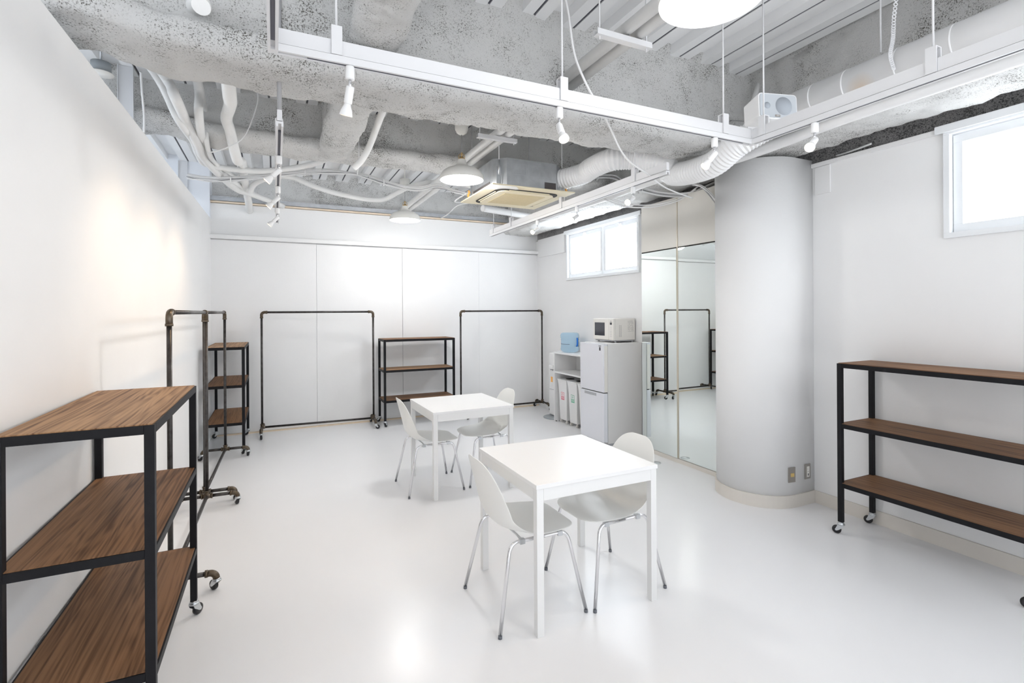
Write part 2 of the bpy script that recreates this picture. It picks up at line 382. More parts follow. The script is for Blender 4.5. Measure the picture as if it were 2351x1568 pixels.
# ------------------------------------------------------------------ sprayed beams
def profile(web, flange, ztop, zf, zb, flare=.05):
    """half-open section (a, z): web half widths and flange half widths, from top left down and round to top right"""
    w0, w1 = web; f0, f1 = flange
    ctrl = [(w0-flare, ztop), (w0-flare*.4, ztop-.05), (w0, ztop-.12), (w0, zf+.10), (w0-.004, zf+.045), (f0+.05, zf+.02), (f0+.008, zf-.012), (f0, (zf+zb)/2), (f0+.012, zb+.03), (f0+.06, zb+.006),
            ((f0+f1)/2, zb), (f1-.06, zb+.006), (f1-.012, zb+.03), (f1, (zf+zb)/2), (f1-.008, zf-.012), (f1-.05, zf+.02), (w1+.004, zf+.045), (w1, zf+.10), (w1, ztop-.12), (w1+flare*.4, ztop-.05), (w1+flare, ztop)]
    pts = [Vector((a, b, 0)) for a, b in ctrl]; dense = spline(pts, 24)
    # resample evenly
    out = [dense[0]]; step = .022; acc = 0
    for a, b in zip(dense, dense[1:]):
        acc += (b-a).length
        if acc >= step: out.append(b); acc = 0
    return [(p_.x, p_.y) for p_ in out]
def beam(name, axis, a0, a1, web, flange, ztop, zf, zb, m, label, taper=None, rough=1.0, flare=.05):
    prof = profile(web, flange, ztop, zf, zb, flare); bm = bmesh.new(); step = .024
    n = int((a1-a0)/step); c = ((web[0]+web[1])/2)
    zc = (zf+zb)/2
    rows = []
    for i in range(n+1):
        a = a0+(a1-a0)*i/n; row = []
        tp = taper(a) if taper else 1.
        for j, (q, z) in enumerate(prof):
            # tapering makes the flange shrink towards the web end
            wlo, whi = web
            if tp < 1:
                if q < wlo: q = wlo+(q-wlo)*tp
                elif q > whi: q = whi+(q-whi)*tp
                if z < zf+.05: z = z+(1-tp)*(.16)
            if axis == 'x' and z < 3.2: z += .06*max(0, min(1, (-.45-a)/.3))
            pos = Vector((a, q, z)) if axis == 'x' else Vector((q, a, z))
            pa = prof[max(j-1,0)]; pb = prof[min(j+1,len(prof)-1)]
            t = Vector((pb[0]-pa[0], pb[1]-pa[1])); t.normalize(); nn = Vector((t.y, -t.x))
            nn = -nn
            d = .020*noise.noise(pos*3.1)+.014*noise.noise(pos*8.3+Vector((5,1,2)))+.007*noise.noise(pos*24)+.005*noise.noise(pos*55)
            if z > ztop-.1: d += .03*noise.noise(pos*6.5+Vector((9,9,9)))
            d *= rough
            q2, z2 = -nn.x*d, -nn.y*d
            pos = pos + (Vector((0, q2, z2)) if axis == 'x' else Vector((q2, 0, z2)))
            row.append(bm.verts.new(pos))
        rows.append(row)
    for r0, r1 in zip(rows, rows[1:]):
        for j in range(len(prof)-1):
            f = bm.faces.new((r0[j], r0[j+1], r1[j+1], r1[j])); f.smooth = True
    for r in (rows[0], rows[-1]):
        try: bm.faces.new(r)
        except Exception: pass
    mb = MB(); mb.bm.free(); mb.bm = bm
    return S(name, mb, m, label=label)
def tp1(a): return max(0.05, min(1, (3.34-a)/.40))**.5 if a > 2.94 else 1.
beam('trim_10', 'x', -3.9, 3.60, (2.87, 3.05), (2.71, 3.16), 3.56, 2.945, 2.80, M['spray'], 'big sprayed ceiling beam crossing the room in front', tp1)
beam('trim_11', 'x', -3.9, 3.60, (4.93, 5.06), (4.78, 5.17), 3.56, 3.135, 3.02, M['spray'], 'second sprayed ceiling beam behind the big one', lambda a: 1.)
beam('trim_12', 'y', YF, 2.86, (.43, .57), (.365, .635), 3.56, 3.14, 3.0, M['spray'], 'short sprayed cross beam in front of the big beam', flare=.03)
beam('trim_13', 'y', 3.05, 4.93, (.42, .60), (.37, .65), 3.56, 3.14, 3.0, M['spray'], 'short sprayed cross beam between the two beams', flare=.03)
beam('trim_14', 'y', YF, 7.6, (3.54, 3.72), (3.40, 3.93), 3.56, 2.97, 2.83, M['spray'], 'sprayed beam running along the top of the right wall', flare=.05)
# web of the beam behind the back wall
def sheet(name, x0, x1, y, z0, z1, m, label):
    bm = bmesh.new(); nx, nz_ = int((x1-x0)/.03), int((z1-z0)/.03); rows = []
    for i in range(nx+1):
        r = []
        for j in range(nz_+1):
            pos = Vector((x0+(x1-x0)*i/nx, y, z0+(z1-z0)*j/nz_))
            d = .03*noise.noise(pos*2.5)+.012*noise.noise(pos*9)+.006*noise.noise(pos*30)
            if pos.z > z1-.12: d -= .5*(pos.z-(z1-.12))
            r.append(bm.verts.new(pos+Vector((0, d, 0))))
        rows.append(r)
    for a, b in zip(rows, rows[1:]):
        for j in range(nz_): bm.faces.new((a[j], a[j+1], b[j+1], b[j])).smooth = True
    # a back so that it has thickness
    k = [bm.verts.new((x, y+.16, z)) for x, z in ((x0,z0),(x1,z0),(x1,z1),(x0,z1))]; bm.faces.new(k)
    mb = MB(); mb.bm.free(); mb.bm = bm
    return S(name, mb, m, label=label)
sheet('trim_15', -.76, 4.1, 7.66, 2.85, 3.55, M['spray2'], 'sprayed beam face above the back wall')
# steel studs behind the partition
for i, (p_, a, b) in enumerate((((289, 200), -.045, .045), ((420, 380), -.045, .045))):
    q = W(*p_, X=-1.02)
    st = MB().box(q.x-.05, q.x+.05, q.y-.002, q.y+.002, .0, 3.478).box(q.x+.046, q.x+.05, q.y-.02, q.y-.0025, .0, 3.478).box(q.x-.05, q.x-.046, q.y-.02, q.y-.0025, 0, 3.478)
    tag(st.build('steel_stud', M['stud']), ('wide steel stud rising behind the partition under the big beam', 'narrower steel stud behind the partition near the far end wall')[i], 'stud', 'steel studs behind the partition')

# ================================================================== furniture
def caster(parent, x, y, ztop, ang, name='caster', lock=False):
    """swivel caster: hub plate, fork, wheel; ztop is where the stem ends"""
    c, s_ = math.cos(ang), math.sin(ang)
    R4 = Matrix.Translation((x, y, 0)) @ Matrix.Rotation(ang, 4, 'Z')
    k = ztop/.085; wr = .0285
    mb = MB()
    mb.lathe([(.004, .085*k), (.018, .085*k), (.019, .080*k), (.014, .078*k), (.023, .075*k), (.024, .066*k), (.004, .066*k)], R4, 18)
    n_l = 18*7
    for sgn in (-1, 1):
        a, b = sorted((sgn*.0165, sgn*.0145))
        mb.prism([(-.019, .069*k), (.019, .069*k), (.027, .048), (.036, .030), (.030, .022), (.018, .026), (-.012, .050)], 'y', a, b)
    mb.box(-.018, .018, -.0144, .0144, .064*k, .0665*k)
    mb.bm.verts.ensure_lookup_table()
    for v in mb.bm.verts[n_l:]: v.co = R4 @ v.co
    f = mb.build(name, M['steel'], parent)
    w = MB(); ctr = Vector((x+c*.026, y+s_*.026, wr))
    Mw = Matrix.Translation(ctr) @ Matrix.Rotation(ang, 4, 'Z') @ Matrix.Rotation(PI/2, 4, 'X')
    w.lathe([(.003, -.0125), (wr-.008, -.0125), (wr-.002, -.0095), (wr, -.004), (wr, .004), (wr-.002, .0095), (wr-.008, .0125), (.003, .0125)], Mw, 24)
    w.build('wheel', M['rubber'], f)
    return f
def shelving(name, loc, rz, label, angs, L=1.02, D=.42, flip=False, seed=0, woods=('wood_a','wood_b','wood_c')):
    """local frame: long side along X from 0 to L, depth along Y from 0 to D"""
    t = empty(name, loc, rz, label, 'shelf', 'dark metal shelving units on casters')
    g = .03
    for i, (x, y) in enumerate(((0,0), (L-g,0), (L-g,D-g), (0,D-g))):
        MB().box(x, x+g, y, y+g, .086, 1.2).build('post', M['blackmetal'], t, .0015)
        caster(t, x+g/2, y+g/2, .085, angs[i])
    for zt, wd in zip((1.2, .778, .362), woods):
        f = MB(); z0 = zt-.03
        f.box(g+.0005, L-g-.0005, 0, .006, z0, zt).box(g+.0005, L-g-.0005, D-.006, D, z0, zt)
        f.box(0, .006, g+.0005, D-g-.0005, z0, zt).box(L-.006, L, g+.0005, D-g-.0005, z0, zt)
        f.box(g+.0005, L-g-.0005, .0065, D-.0065, z0, z0+.003)
        f.build('shelf_frame', M['blackmetal'], t)
        b = MB()
        if zt > 1.1: b.box(.007, L-.007, .007, D-.007, z0+.0035+.0, zt+.004); 
        else: b.box(.007, L-.007, .007, D-.007, z0+.0035, zt+.002)
        bd = b.build('shelf_board', M[wd], t, .001)
    return t
# notch: the boards pass between the posts, so the posts stop under the top board
shelving('shelving_unit', (-.372, 2.068, 0), PI/2, 'large near left shelving unit with three brown boards against the left partition', (.5, -.6, 2.0, .4))
shelving('shelving_unit', (-.302, 6.33, 0), PI/2, 'shelving unit in the back left corner behind the left garment racks', (.4, 1.0, 2.3, .3), D=.385, woods=('wood_a','wood_c','wood_b'))
shelving('shelving_unit', (1.347, 6.935, 0), 0, 'shelving unit against the back wall between the two garment racks', (.9, 2.6, .6, 2.2), woods=('wood_b','wood_a','wood_c'))
shelving('shelving_unit', (3.98-.40, 2.215, 0), -PI/2, 'shelving unit with brown boards against the right wall under the near window', (3.6, 3.9, 1.2, 3.4), D=.40, woods=('wood_b','wood_b','wood_c'))

def rack(loc, rz, label, angs, L=1.40, half=.22, H=1.59):
    """local frame: bar along X, feet along Y"""
    t = empty('garment_rack', loc, rz, label, 'garment rack', 'pipe garment racks on casters')
    r = .0135; zb = .105; e = .035
    # uprights with the top bar
    for s_ in (0, 1):
        x = s_*L; MB().cyl((x, 0, zb+.022), (x, 0, H-e-.02), r, 14).build('upright', M['pipe'], t)
        sg = 1 if s_ == 0 else -1
        el = MB().tube([(x, 0, H-e-.04)]+arc((x+sg*e, 0, H-e-r*.3), e, 0, PI/2, (-sg,0,0), (0,0,1), 7)+[(x+sg*(e+.025), 0, H-r*.3)], r*1.33, 14)
        el.tube([(x, 0, H-e-.046), (x, 0, H-e-.032)], r*1.5, 14).tube([(x+sg*(e+.018), 0, H-r*.3), (x+sg*(e+.032), 0, H-r*.3)], r*1.5, 14)
        el.build('elbow', M['fitting'], t)
        # cross fitting at the foot
        cf = MB().cyl((x, 0, zb-.015), (x, 0, zb+.04), r*1.4, 14).cyl((x, -.035, zb), (x, .035, zb), r*1.4, 14).cyl((x, 0, zb), (x+sg*.035, 0, zb), r*1.4, 14)
        cf.tube([(x, -.040, zb), (x, -.030, zb)], r*1.6, 14).tube([(x, .030, zb), (x, .040, zb)], r*1.6, 14).tube([(x, 0, zb+.034), (x, 0, zb+.044)], r*1.6, 14)
        cf.build('cross_fitting', M['fitting'], t)
        for k in (-1, 1):
            yy = k*half
            MB().cyl((x, k*.036, zb), (x, yy-k*.045, zb), r, 14).build('foot_pipe', M['pipe'], t)
            fe = MB().tube([(x, yy-k*.055, zb)]+arc((x, yy-k*.035, zb-.033), .033, PI/2, 0, (0,k,0), (0,0,1), 7), r*1.35, 14)
            fe.tube([(x, yy-k*.058, zb), (x, yy-k*.044, zb)], r*1.55, 14).build('foot_elbow', M['fitting'], t)
            caster(t, x, yy, .072, angs[(s_*2+(k+1)//2) % 4])
    MB().cyl((e+.02, 0, H-r*.3), (L-e-.02, 0, H-r*.3), r, 14).build('hanging_bar', M['pipe'], t)
    MB().cyl((.036, 0, zb), (L-.036, 0, zb), r, 14).build('bottom_bar', M['pipe'], t)
    return t
rack((-.525, 3.31, 0), PI/2-.018, 'near left garment rack standing just behind the large near shelving unit', (.7, .2, .4, 1.0))
rack((-.524, 4.83, 0), PI/2-.025, 'far left garment rack standing in front of the corner shelving unit', (.3, .9, .2, .8), L=1.42)
rack((-.15, 7.215, 0), -.045, 'garment rack against the back wall left of the back shelving unit', (-1.4, 1.2, -.3, 1.9), L=1.395)
rack((2.535, 7.16, 0), 0, 'garment rack against the back wall right of the back shelving unit', (-.7, 2.0, -.5, 3.4), L=1.395)

def table(loc, rz, label):
    t = empty('dining_table', loc, rz, label, 'table', 'square white tables'); h = .375
    MB().box(-h, h, -h, h, .718, .74).build('tabletop', M['table'], t, .002)
    for sx in (-1, 1):
        for sy in (-1, 1):
            x, y = sx*(h-.024), sy*(h-.024)
            MB().box(x-.019, x+.019, y-.019, y+.019, 0, .7175).build('leg', M['tableleg'], t, .002)
    a = MB(); i = h-.0055
    a.box(-h+.0435, h-.0435, -i-.0, -i+.014, .658, .7175).box(-h+.0435, h-.0435, i-.014, i, .658, .7175)
    a.box(-i, -i+.014, -h+.0435, h-.0435, .658, .7175).box(i-.014, i, -h+.0435, h-.0435, .658, .7175)
    a.build('apron', M['tableleg'], t, .001); return t
table((1.510, 2.508, 0), .0, 'near square white table with the bare top in the middle of the room')
table((1.558, 4.430, 0), .012, 'far square white table between its two chairs')

def make_shell():
    """moulded seat shell, facing +X: profile rows from the front lip to the top of the back"""
    rows = [  # (x, z, half width, edge lift(z), edge forward(x))
        (.232, .428, .085, .000, 0), (.228, .436, .135, .0, 0), (.205, .443, .178, -.002, 0), (.165, .446, .204, -.004, 0), (.10, .442, .222, .004, 0),
        (.03, .436, .230, .012, 0), (-.04, .434, .232, .024, 0), (-.10, .438, .230, .044, .004), (-.15, .452, .226, .060, .012), (-.185, .475, .222, .060, .024),
        (-.205, .507, .220, .045, .035), (-.217, .55, .218, .025, .042), (-.228, .60, .213, .008, .040), (-.240, .65, .205, .0, .036), (-.254, .70, .192, 0, .030),
        (-.265, .745, .172, 0, .022), (-.276, .782, .145, 0, .014), (-.284, .806, .108, 0, .008), (-.289, .818, .06, 0, .003)]
    bm = bmesh.new(); nv = 12; g = []
    for (x, z, w, lz, fx) in rows:
        r = []
        for j in range(nv+1):
            v = -1+2*j/nv; e = abs(v)**2.6
            r.append(bm.verts.new((x+fx*e, v*w, z+lz*e)))
        g.append(r)
    for a, b in zip(g, g[1:]):
        for j in range(nv): bm.faces.new((a[j], a[j+1], b[j+1], b[j])).smooth = True
    bmesh.ops.recalc_face_normals(bm, faces=bm.faces[:])
    me = bpy.data.meshes.new('shell'); bm.to_mesh(me); bm.free(); me.materials.append(M['shell'])
    return me
shell_me = make_shell()
def chair(loc, rz, label):
    t = empty('chair', loc, rz, label, 'chair', 'white shell chairs at the two tables')
    o = bpy.data.objects.new('seat_shell', shell_me); COL.objects.link(o); o.parent = t
    m1 = o.modifiers.new('s', 'SOLIDIFY'); m1.thickness = .006; m1.offset = 0
    m2 = o.modifiers.new('u', 'SUBSURF'); m2.levels = 1; m2.render_levels = 2
    r = .0095
    for sy in (-1, 1):
        yt, yf = sy*.185, sy*.245
        mid = Vector((-.01, yt, .418))
        for k, (xt, xf) in enumerate(((.165, .243), (-.165, -.25))):
            sg = 1 if k == 0 else -1
            top = Vector((xt, yt, .418)); foot = Vector((xf, yf, .012))
            d = (foot-top).normalized()
            pts = [mid]+[top-Vector((sg*.05, 0, 0))]
            for i in range(1, 8):
                q = i/8; a = top-Vector((sg*.05,0,0)); b = top; c = top+d*.055
                pts.append(a*(1-q)**2+b*2*q*(1-q)+c*q*q)
            pts += [top+d*.055, foot]
            lg = MB().tube(pts, r, 12).build('leg', M['chrome'], t)
            MB().cyl(foot+Vector((0,0,-.012)), foot+d*-.004, r*1.06, 12).build('foot_cap', M['capgrey'], lg)
    b = MB()
    for x in (-.10, .12):
        b.tube([(x, -.185, .421), (x, -.12, .426), (x, .12, .426), (x, .185, .421)], .006, 8)
        for sy in (-1, 1): b.box(x-.014, x+.014, sy*.185-.012, sy*.185+.012, .405, .429)
    b.build('seat_bracket', M['capgrey'] if False else M['steel'], t)
    return t
chair((1.226, 2.460, 0), .0, 'white shell chair on the left of the near table, back to the left')
chair((1.742, 2.445, 0), PI+.04, 'white shell chair tucked under the right of the near table')
chair((1.268, 4.452, 0), .01, 'white shell chair on the left of the far table, back to the left')
chair((1.815, 4.475, 0), PI+.02, 'white shell chair on the right of the far table')

# ------------------------------------------------------------------ mirrored closet
t = empty('mirrored_closet', (3.77, 3.93, 0), 0, 'tall closet with two mirror doors and cream upper doors beside the column', 'closet')
y0, y1, ym = 3.345-3.93, 4.512-3.93, 3.952-3.93
MB().box(.026, .228, y0, y1, .045, 2.76).build('carcass', M['cream'], t)
MB().box(.0, .20, y0, y1, .0, .044).build('plinth', M['beige'], t)
for a, b in ((y0, ym-.007), (ym+.007, y1)):
    md_ = MB().box(.0, .021, a-b if a > 0 else a, 0 if a > 0 else b, .05, 2.222).build('mirror_door', M['mirror'], t)
    if a > 0: md_.location = (0, b, 0); md_.rotation_euler = (0, 0, -.021)
    MB().box(.0, .021, a, b, 2.236, 2.755).build('upper_door', M['cream'], t, .0015)
MB().box(-.004, .021, ym-.006, ym+.006, .05, 2.755).build('centre_strip', M['brassstrip'], t)
MB().box(.002, .021, y0, y1, 2.2225, 2.2355).build('shadow_gap', M['dark'], t)
# ------------------------------------------------------------------ fridge
FX, FY0, FY1 = 3.434, 4.785, 5.275
t = empty('refrigerator', (FX, FY0, 0), 0, 'white two door refrigerator standing beside the mirrored closet', 'refrigerator')
w = FY1-FY0
MB().box(.062, .56, 0, w, .03, 1.195).build('body', M['fridge'], t, .006)
MB().box(.0582, .0618, .003, w-.003, .05, 1.18).build('gasket', M['tray'], t)
MB().box(.0, .058, .002, w-.002, .630, 1.193).build('door', M['fridgedoor'], t, .004)
fd = MB().box(.0, .058, .002, w-.002, .05, .620).build('door', M['fridgedoor'], t, .004)
MB().box(-.004, .0, w*.30, w*.80, .575, .608).build('handle', M['silver'], fd, .003)
MB().box(.012, .058, -.0015, .0015, .632, 1.17).build('door_edge', M['cream'] if False else M['offwhite'], t)
MB().box(.02, .06, .01, w-.01, .6205, .6295).build('door_gap', M['dark'], t)
MB().box(.08, .54, .02, w-.02, .0, .0295).build('plinth', M['silver'], t)
lg = MB().box(-.0012, -.0002, .055, .083, 1.115, 1.155).build('badge', M['ink'], t)
Mx = Matrix.Translation((-.0008, .07, 1.168)) @ Matrix(((0,0,-1,0),(-1,0,0,0),(0,1,0,0),(0,0,0,1)))
text_mesh('logo', 'SHARP', .016, M['ink'], t, Mx)
# ------------------------------------------------------------------ microwave
t = empty('microwave', (3.66, 4.895, 1.1955), 0, 'white microwave oven standing on the refrigerator', 'microwave')
mw, md, mz0, mz1 = .42, .325, .028, .290
MB().box(.03, md, 0, mw, mz0, mz1).build('body', M['offwhite'], t, .006)
dr = MB().box(0, .029, .095, mw, mz0+.002, mz1-.002).build('door', M['offwhite'], t, .004)
MB().box(-.002, -.0002, .175, .385, .078, .240).build('door_window', M['mwin'], dr, .001)
cp = MB().box(.0, .029, 0, .093, mz0+.002, mz1-.002).build('control_panel', M['offwhite'], t, .004)
MB().box(-.0015, -.0002, .03, .068, .215, .243).build('display', M['ink'], cp)
mb = MB()
for i in range(4):
    for j in range(2): mb.box(-.001, -.0002, .036+.02*j, .044+.02*j, .075+.02*i, .081+.02*i)
mb.box(-.001, -.0002, .038, .06, .185, .188).box(-.001, -.0002, .038, .06, .163, .166)
mb.build('buttons', M['greyprint'], cp)
Mx = Matrix.Translation((-.0008, .049, .258)) @ Matrix(((0,0,-1,0),(-1,0,0,0),(0,1,0,0),(0,0,0,1)))
text_mesh('logo', 'Haier', .012, M['ink'], cp, Mx)
mb = MB()
for i in range(15):
    for j in range(2): mb.box(.085+.022*j, .097+.022*j, -.0009, -.0001, .07+.0095*i, .0745+.0095*i)
mb.build('vent_slots', M['greyprint'], t)
mb = MB()
for i in range(14):
    x = .215
    while x < .295:
        l_ = random.uniform(.006, .02)
        if random.random() < .8: mb.box(x, min(x+l_, .30), -.0009, -.0001, .132+.0098*i, .1352+.0098*i)
        x += l_+.005
mb.build('rating_label', M['greyprint'], t)
mb = MB()
for x, y in ((.05, .03), (.05, mw-.05), (md-.03, .03), (md-.03, mw-.05)): mb.cyl((x, y, 0), (x, y, mz0-.004), .012)
mb.box(.02, md-.01, .02, mw-.02, .014, mz0-.0005)
mb.build('foot_base', M['silver'], t)

# ------------------------------------------------------------------ white open shelf with the bins
SY0, SY1, SX = 5.30, 6.25, 3.62
t = empty('white_shelf', (SX, SY0, 0), 0, 'white open shelf unit between the refrigerator and the water dispenser', 'shelf')
d = .375; w = SY1-SY0
MB().box(0, d, 0, w, .975, .998).build('top_board', M['white'], t, .001)
MB().box(0, d, 0, .022, .012, .9745).build('side_panel', M['white'], t, .001)
MB().box(0, d, w-.022, w, .012, .9745).build('side_panel', M['white'], t, .001)
MB().box(0, d-.0105, .0225, w-.0225, .70, .722).build('middle_board', M['white'], t, .001)
MB().box(d-.01, d, .0225, w-.0225, .012, .9745).build('back_panel', M['white'], t)
mb = MB()
for x in (.03, d-.03):
    for y in (.011, w-.011): mb.cyl((x, y, 0), (x, y, .0118), .009)
mb.build('foot', M['dark'], t)
def bin_(y, label, cols, icon):
    t = empty('recycling_bin', (3.655, y, 0), 0, label, 'bin', 'white narrow bins under the shelf')
    w, d0 = .25, .30
    mb = MB()
    def ring(x0, x1, y0, y1, z): return [mb.bm.verts.new(q) for q in ((x0,y0,z),(x1,y0,z),(x1,y1,z),(x0,y1,z))]
    rs = [ring(.022, d0-.02, -w/2+.035, w/2-.035, .045), ring(.010, d0-.01, -w/2+.02, w/2-.02, .45), ring(.002, d0, -w/2+.012, w/2-.012, .56), ring(-.004, d0, -w/2+.003, w/2-.003, .60)]
    for a, b in zip(rs, rs[1:]):
        for k in range(4): mb.bm.faces.new((a[k], a[(k+1)%4], b[(k+1)%4], b[k]))
    mb.bm.faces.new(rs[0]); mb.bm.faces.new(rs[-1])
    b = mb.build('bin_body', M['white'], t, .006)
    l = MB().box(-.006, d0, -w/2+.002, w/2-.002, .6005, .614).build('lid', M['white'], t, .003)
    MB().lathe([(.002, 0), (.062, 0), (.062, .0008), (.002, .0008)], Matrix.Translation((.14, 0, .6145)), 28).build('opening', M['dark'], l)
    for yy in (-w/2+.05, w/2-.05):
        for xx in (.035, d0-.04):
            MB().lathe([(.003,-.010),(.016,-.010),(.0195,-.005),(.0195,.005),(.016,.010),(.003,.010)], Matrix.Translation((xx, yy, .0195)) @ Matrix.Rotation(PI/2, 4, 'Y') if False else Matrix.Translation((xx, yy, .0195)) @ Matrix.Rotation(PI/2, 4, 'X'), 16).box(xx-.006, xx+.006, yy-.006, yy+.006, .030, .0445).build('bin_wheel', M['offwhite'], t)
    # stickers on the sloping front
    def fx(z): return .022-(z-.045)*(.012/.405)
    z = .435
    for c, hh in zip(cols, (.105,)*len(cols)):
        fm = MB(); yy0, yy1 = -.042, .042
        a = math.atan2(.012, .405)
        def B(ya, yb, za, zb, off): fm.prism([(fx(za)-off-.0008, za), (fx(za)-off, za), (fx(zb)-off, zb), (fx(zb)-off-.0008, zb)], 'y', ya, yb)
        B(yy0, yy1, z-hh, z, .0006); st = fm.build('sticker', M[c], b)
        fm = MB(); B(yy0+.006, yy1-.006, z-hh*.55, z-.006, .0016); fm.build('sticker_panel', M['paper'], b)
        fm = MB()
        if icon == 'tri':
            for (ya, za, yb, zb) in ((-.018, .018, -.004, .043), (.004, .043, .018, .018), (-.012, .010, .012, .010)):
                p0 = Vector((fx(z-.05)-.004, ya, z-.058+za)); p1 = Vector((fx(z-.05)-.004, yb, z-.058+zb)); fm.cyl(p0, p1, .0028, 6)
        else:
            B(-.020, -.014, z-.048, z-.016, .0026); B(-.004, .002, z-.048, z-.014, .0026); B(.014, .020, z-.048, z-.018, .0026)
        fm.build('sticker_mark', M[c], b)
        fm = MB()
        for k in range(2):
            yk = yy0+.008
            while yk < yy1-.012: B(yk, yk+.007, z-hh*.72-.016*k, z-hh*.64-.016*k, .0012); yk += .0105
        fm.build('sticker_text', M['paper'], b)
        z -= hh+.006
bin_(6.085, 'white bin with a red recycling sticker, farthest from the refrigerator', ['red'], 'tri')
bin_(5.822, 'white bin with a green sticker in the middle of the row', ['green'], 'bars')
bin_(5.560, 'white bin with blue and orange stickers, partly hidden by the refrigerator', ['blue', 'orange'], 'bars')

# ------------------------------------------------------------------ water bottle and dispenser
t = empty('water_bottle', (3.775, 6.06, .9985), 0, 'blue refill water bottle standing on the white shelf unit', 'bottle')
R = .132
prof = [(.002, .0), (.075, .0), (.105, .008), (.128, .03), (.132, .055), (.127, .075), (.129, .09), (.124, .10), (.126, .13), (.124, .165), (.130, .18), (.124, .19), (.132, .205), (.133, .24), (.126, .262), (.105, .275), (.04, .278), (.002, .278)]
mb = MB().lathe(prof, None, 40)
for v in mb.bm.verts:          # recess for the handle on the side towards -Y/+X
    a = math.atan2(v.co.y, v.co.x); dd = abs((a-math.radians(-62)+PI) % (2*PI)-PI)
    if .09 < v.co.z < .20 and dd < .42: v.co.x *= .70; v.co.y *= .70
mb.build('bottle_body', M['blueglass'], t)
hx, hy = .120*math.cos(math.radians(-62)), .120*math.sin(math.radians(-62))
MB().tube([(hx*.9, hy*.9, .085), (hx, hy, .105), (hx, hy, .19), (hx*.9, hy*.9, .208)], .010, 10).build('handle', M['bluehandle'], t)
mb = MB()
for i in range(10):
    a = math.radians(215-8*i+18); rr = .1275
    mb.box(-.006, .006, -.0006, .0006, -.003, .003, Matrix.Translation((rr*math.cos(a), rr*math.sin(a), .118)) @ Matrix.Rotation(a+PI/2, 4, 'Z'))
mb.build('label_text', M['ink'], t)
t = empty('water_dispenser', (3.80, 6.47, 0), 0, 'slim white water dispenser behind the white shelf unit', 'water dispenser')
MB().box(-.06, .17, -.13, .13, .03, .955).build('cabinet', M['white'], t, .012)
MB().box(-.10, -.061, -.05, .07, .72, .78).build('tap_housing', M['white'], t, .01)
MB().cyl((-.085, .03, .70), (-.085, .03, .719), .010).cyl((-.085, -.02, .70), (-.085, -.02, .719), .010).build('tap', M['silver'], t)
MB().box(-.0615, -.0603, .02, .075, .52, .60).build('sticker', M['orange'], t)
MB().box(-.064, -.0603, -.11, .11, .41, .416).build('panel_joint', M['silver'], t)
mb = MB().lathe([(.003, .012), (.19, .012), (.205, .008), (.205, .0), (.003, .0)], Matrix.Diagonal((1.0, 1.0, 1, 1)), 40)
for v in mb.bm.verts:
    if v.co.x > .18: v.co.x = .18
mb.build('floor_tray', M['tray'], t)

# ------------------------------------------------------------------ wall plates
def plate(loc, nrm, label, kind):
    t = empty('wall_plate', loc, 0, label, 'outlet', None)
    R4 = Vector(nrm).to_track_quat('Z', 'Y').to_matrix().to_4x4()
    # keep the local Y axis up
    z = Vector(nrm).normalized(); y = Vector((0,0,1)); x = y.cross(z)
    R4 = Matrix((x, y, z)).transposed().to_4x4()
    MB().box(-.035, .035, -.06, .06, 0, .006, R4).build('cover', M['plate'] if kind != 'steel' else M['galv'], t, .002)
    if kind == 'switch': MB().box(-.014, .018, -.014, .014, .0062, .010, R4).build('switch', M['yellow'], t)
    elif kind == 'socket':
        s = MB().box(-.014, .016, -.042, .042, .0062, .009, R4).build('socket', M['offwhite'], t)
        MB().box(-.004, .006, -.032, -.014, .0092, .0096, R4).box(-.008, -.002, .0, .003, .0092, .0096, R4).box(.003, .009, 0, .003, .0092, .0096, R4).box(-.008, -.003, .02, .023, .0092, .0096, R4).build('slots', M['ink'], s)
    else: MB().box(-.017, .017, -.035, .030, .0062, .009, R4).build('socket', M['silver'], t)
n1 = Vector((-.30, -.954, 0))
def on_column(px, py):
    # intersection of the sight line with the column surface
    d_ = (W(px, py, D=1.0)-Vector((0,0,H_))); best = None
    for k in range(2000):
        q = Vector((0,0,H_))+d_*(3.0+k*.002)
        if q.x > XR-.01: break
        if q.x < cx and (q.x-cx)**2+(q.y-cy)**2 < cr*cr: return q, Vector((q.x-cx, q.y-cy, 0)).normalized()
        if q.x >= cx and q.y > cy-cr: return q, Vector((0,-1,0))
    return q, Vector((0,-1,0))
for px, py, k, lb in ((1817, 1090, 'switch', 'taupe wall plate with a yellow switch on the column'), (1853, 1082, 'socket', 'taupe wall plate with a white socket on the column near the wall')):
    q, n_ = on_column(px, py); plate(q+n_*.0008, n_, lb, k)
q = W(90, 1505, X=-.808); plate((wl(q.y)+.0005, q.y, q.z), (1, 0, 0), 'steel outlet plate low on the left partition behind the near shelving unit', 'steel')
# round floor socket in front of the mirror (seen in it)
t = MB().lathe([(.002, .006), (.03, .006), (.034, .003), (.045, .003), (.048, .0), (.002, .0)], Matrix.Translation((3.573, 4.062, 0)), 28).build('floor_socket', M['steel'])
tag(t, 'round steel floor socket at the foot of the mirror doors', 'floor socket')

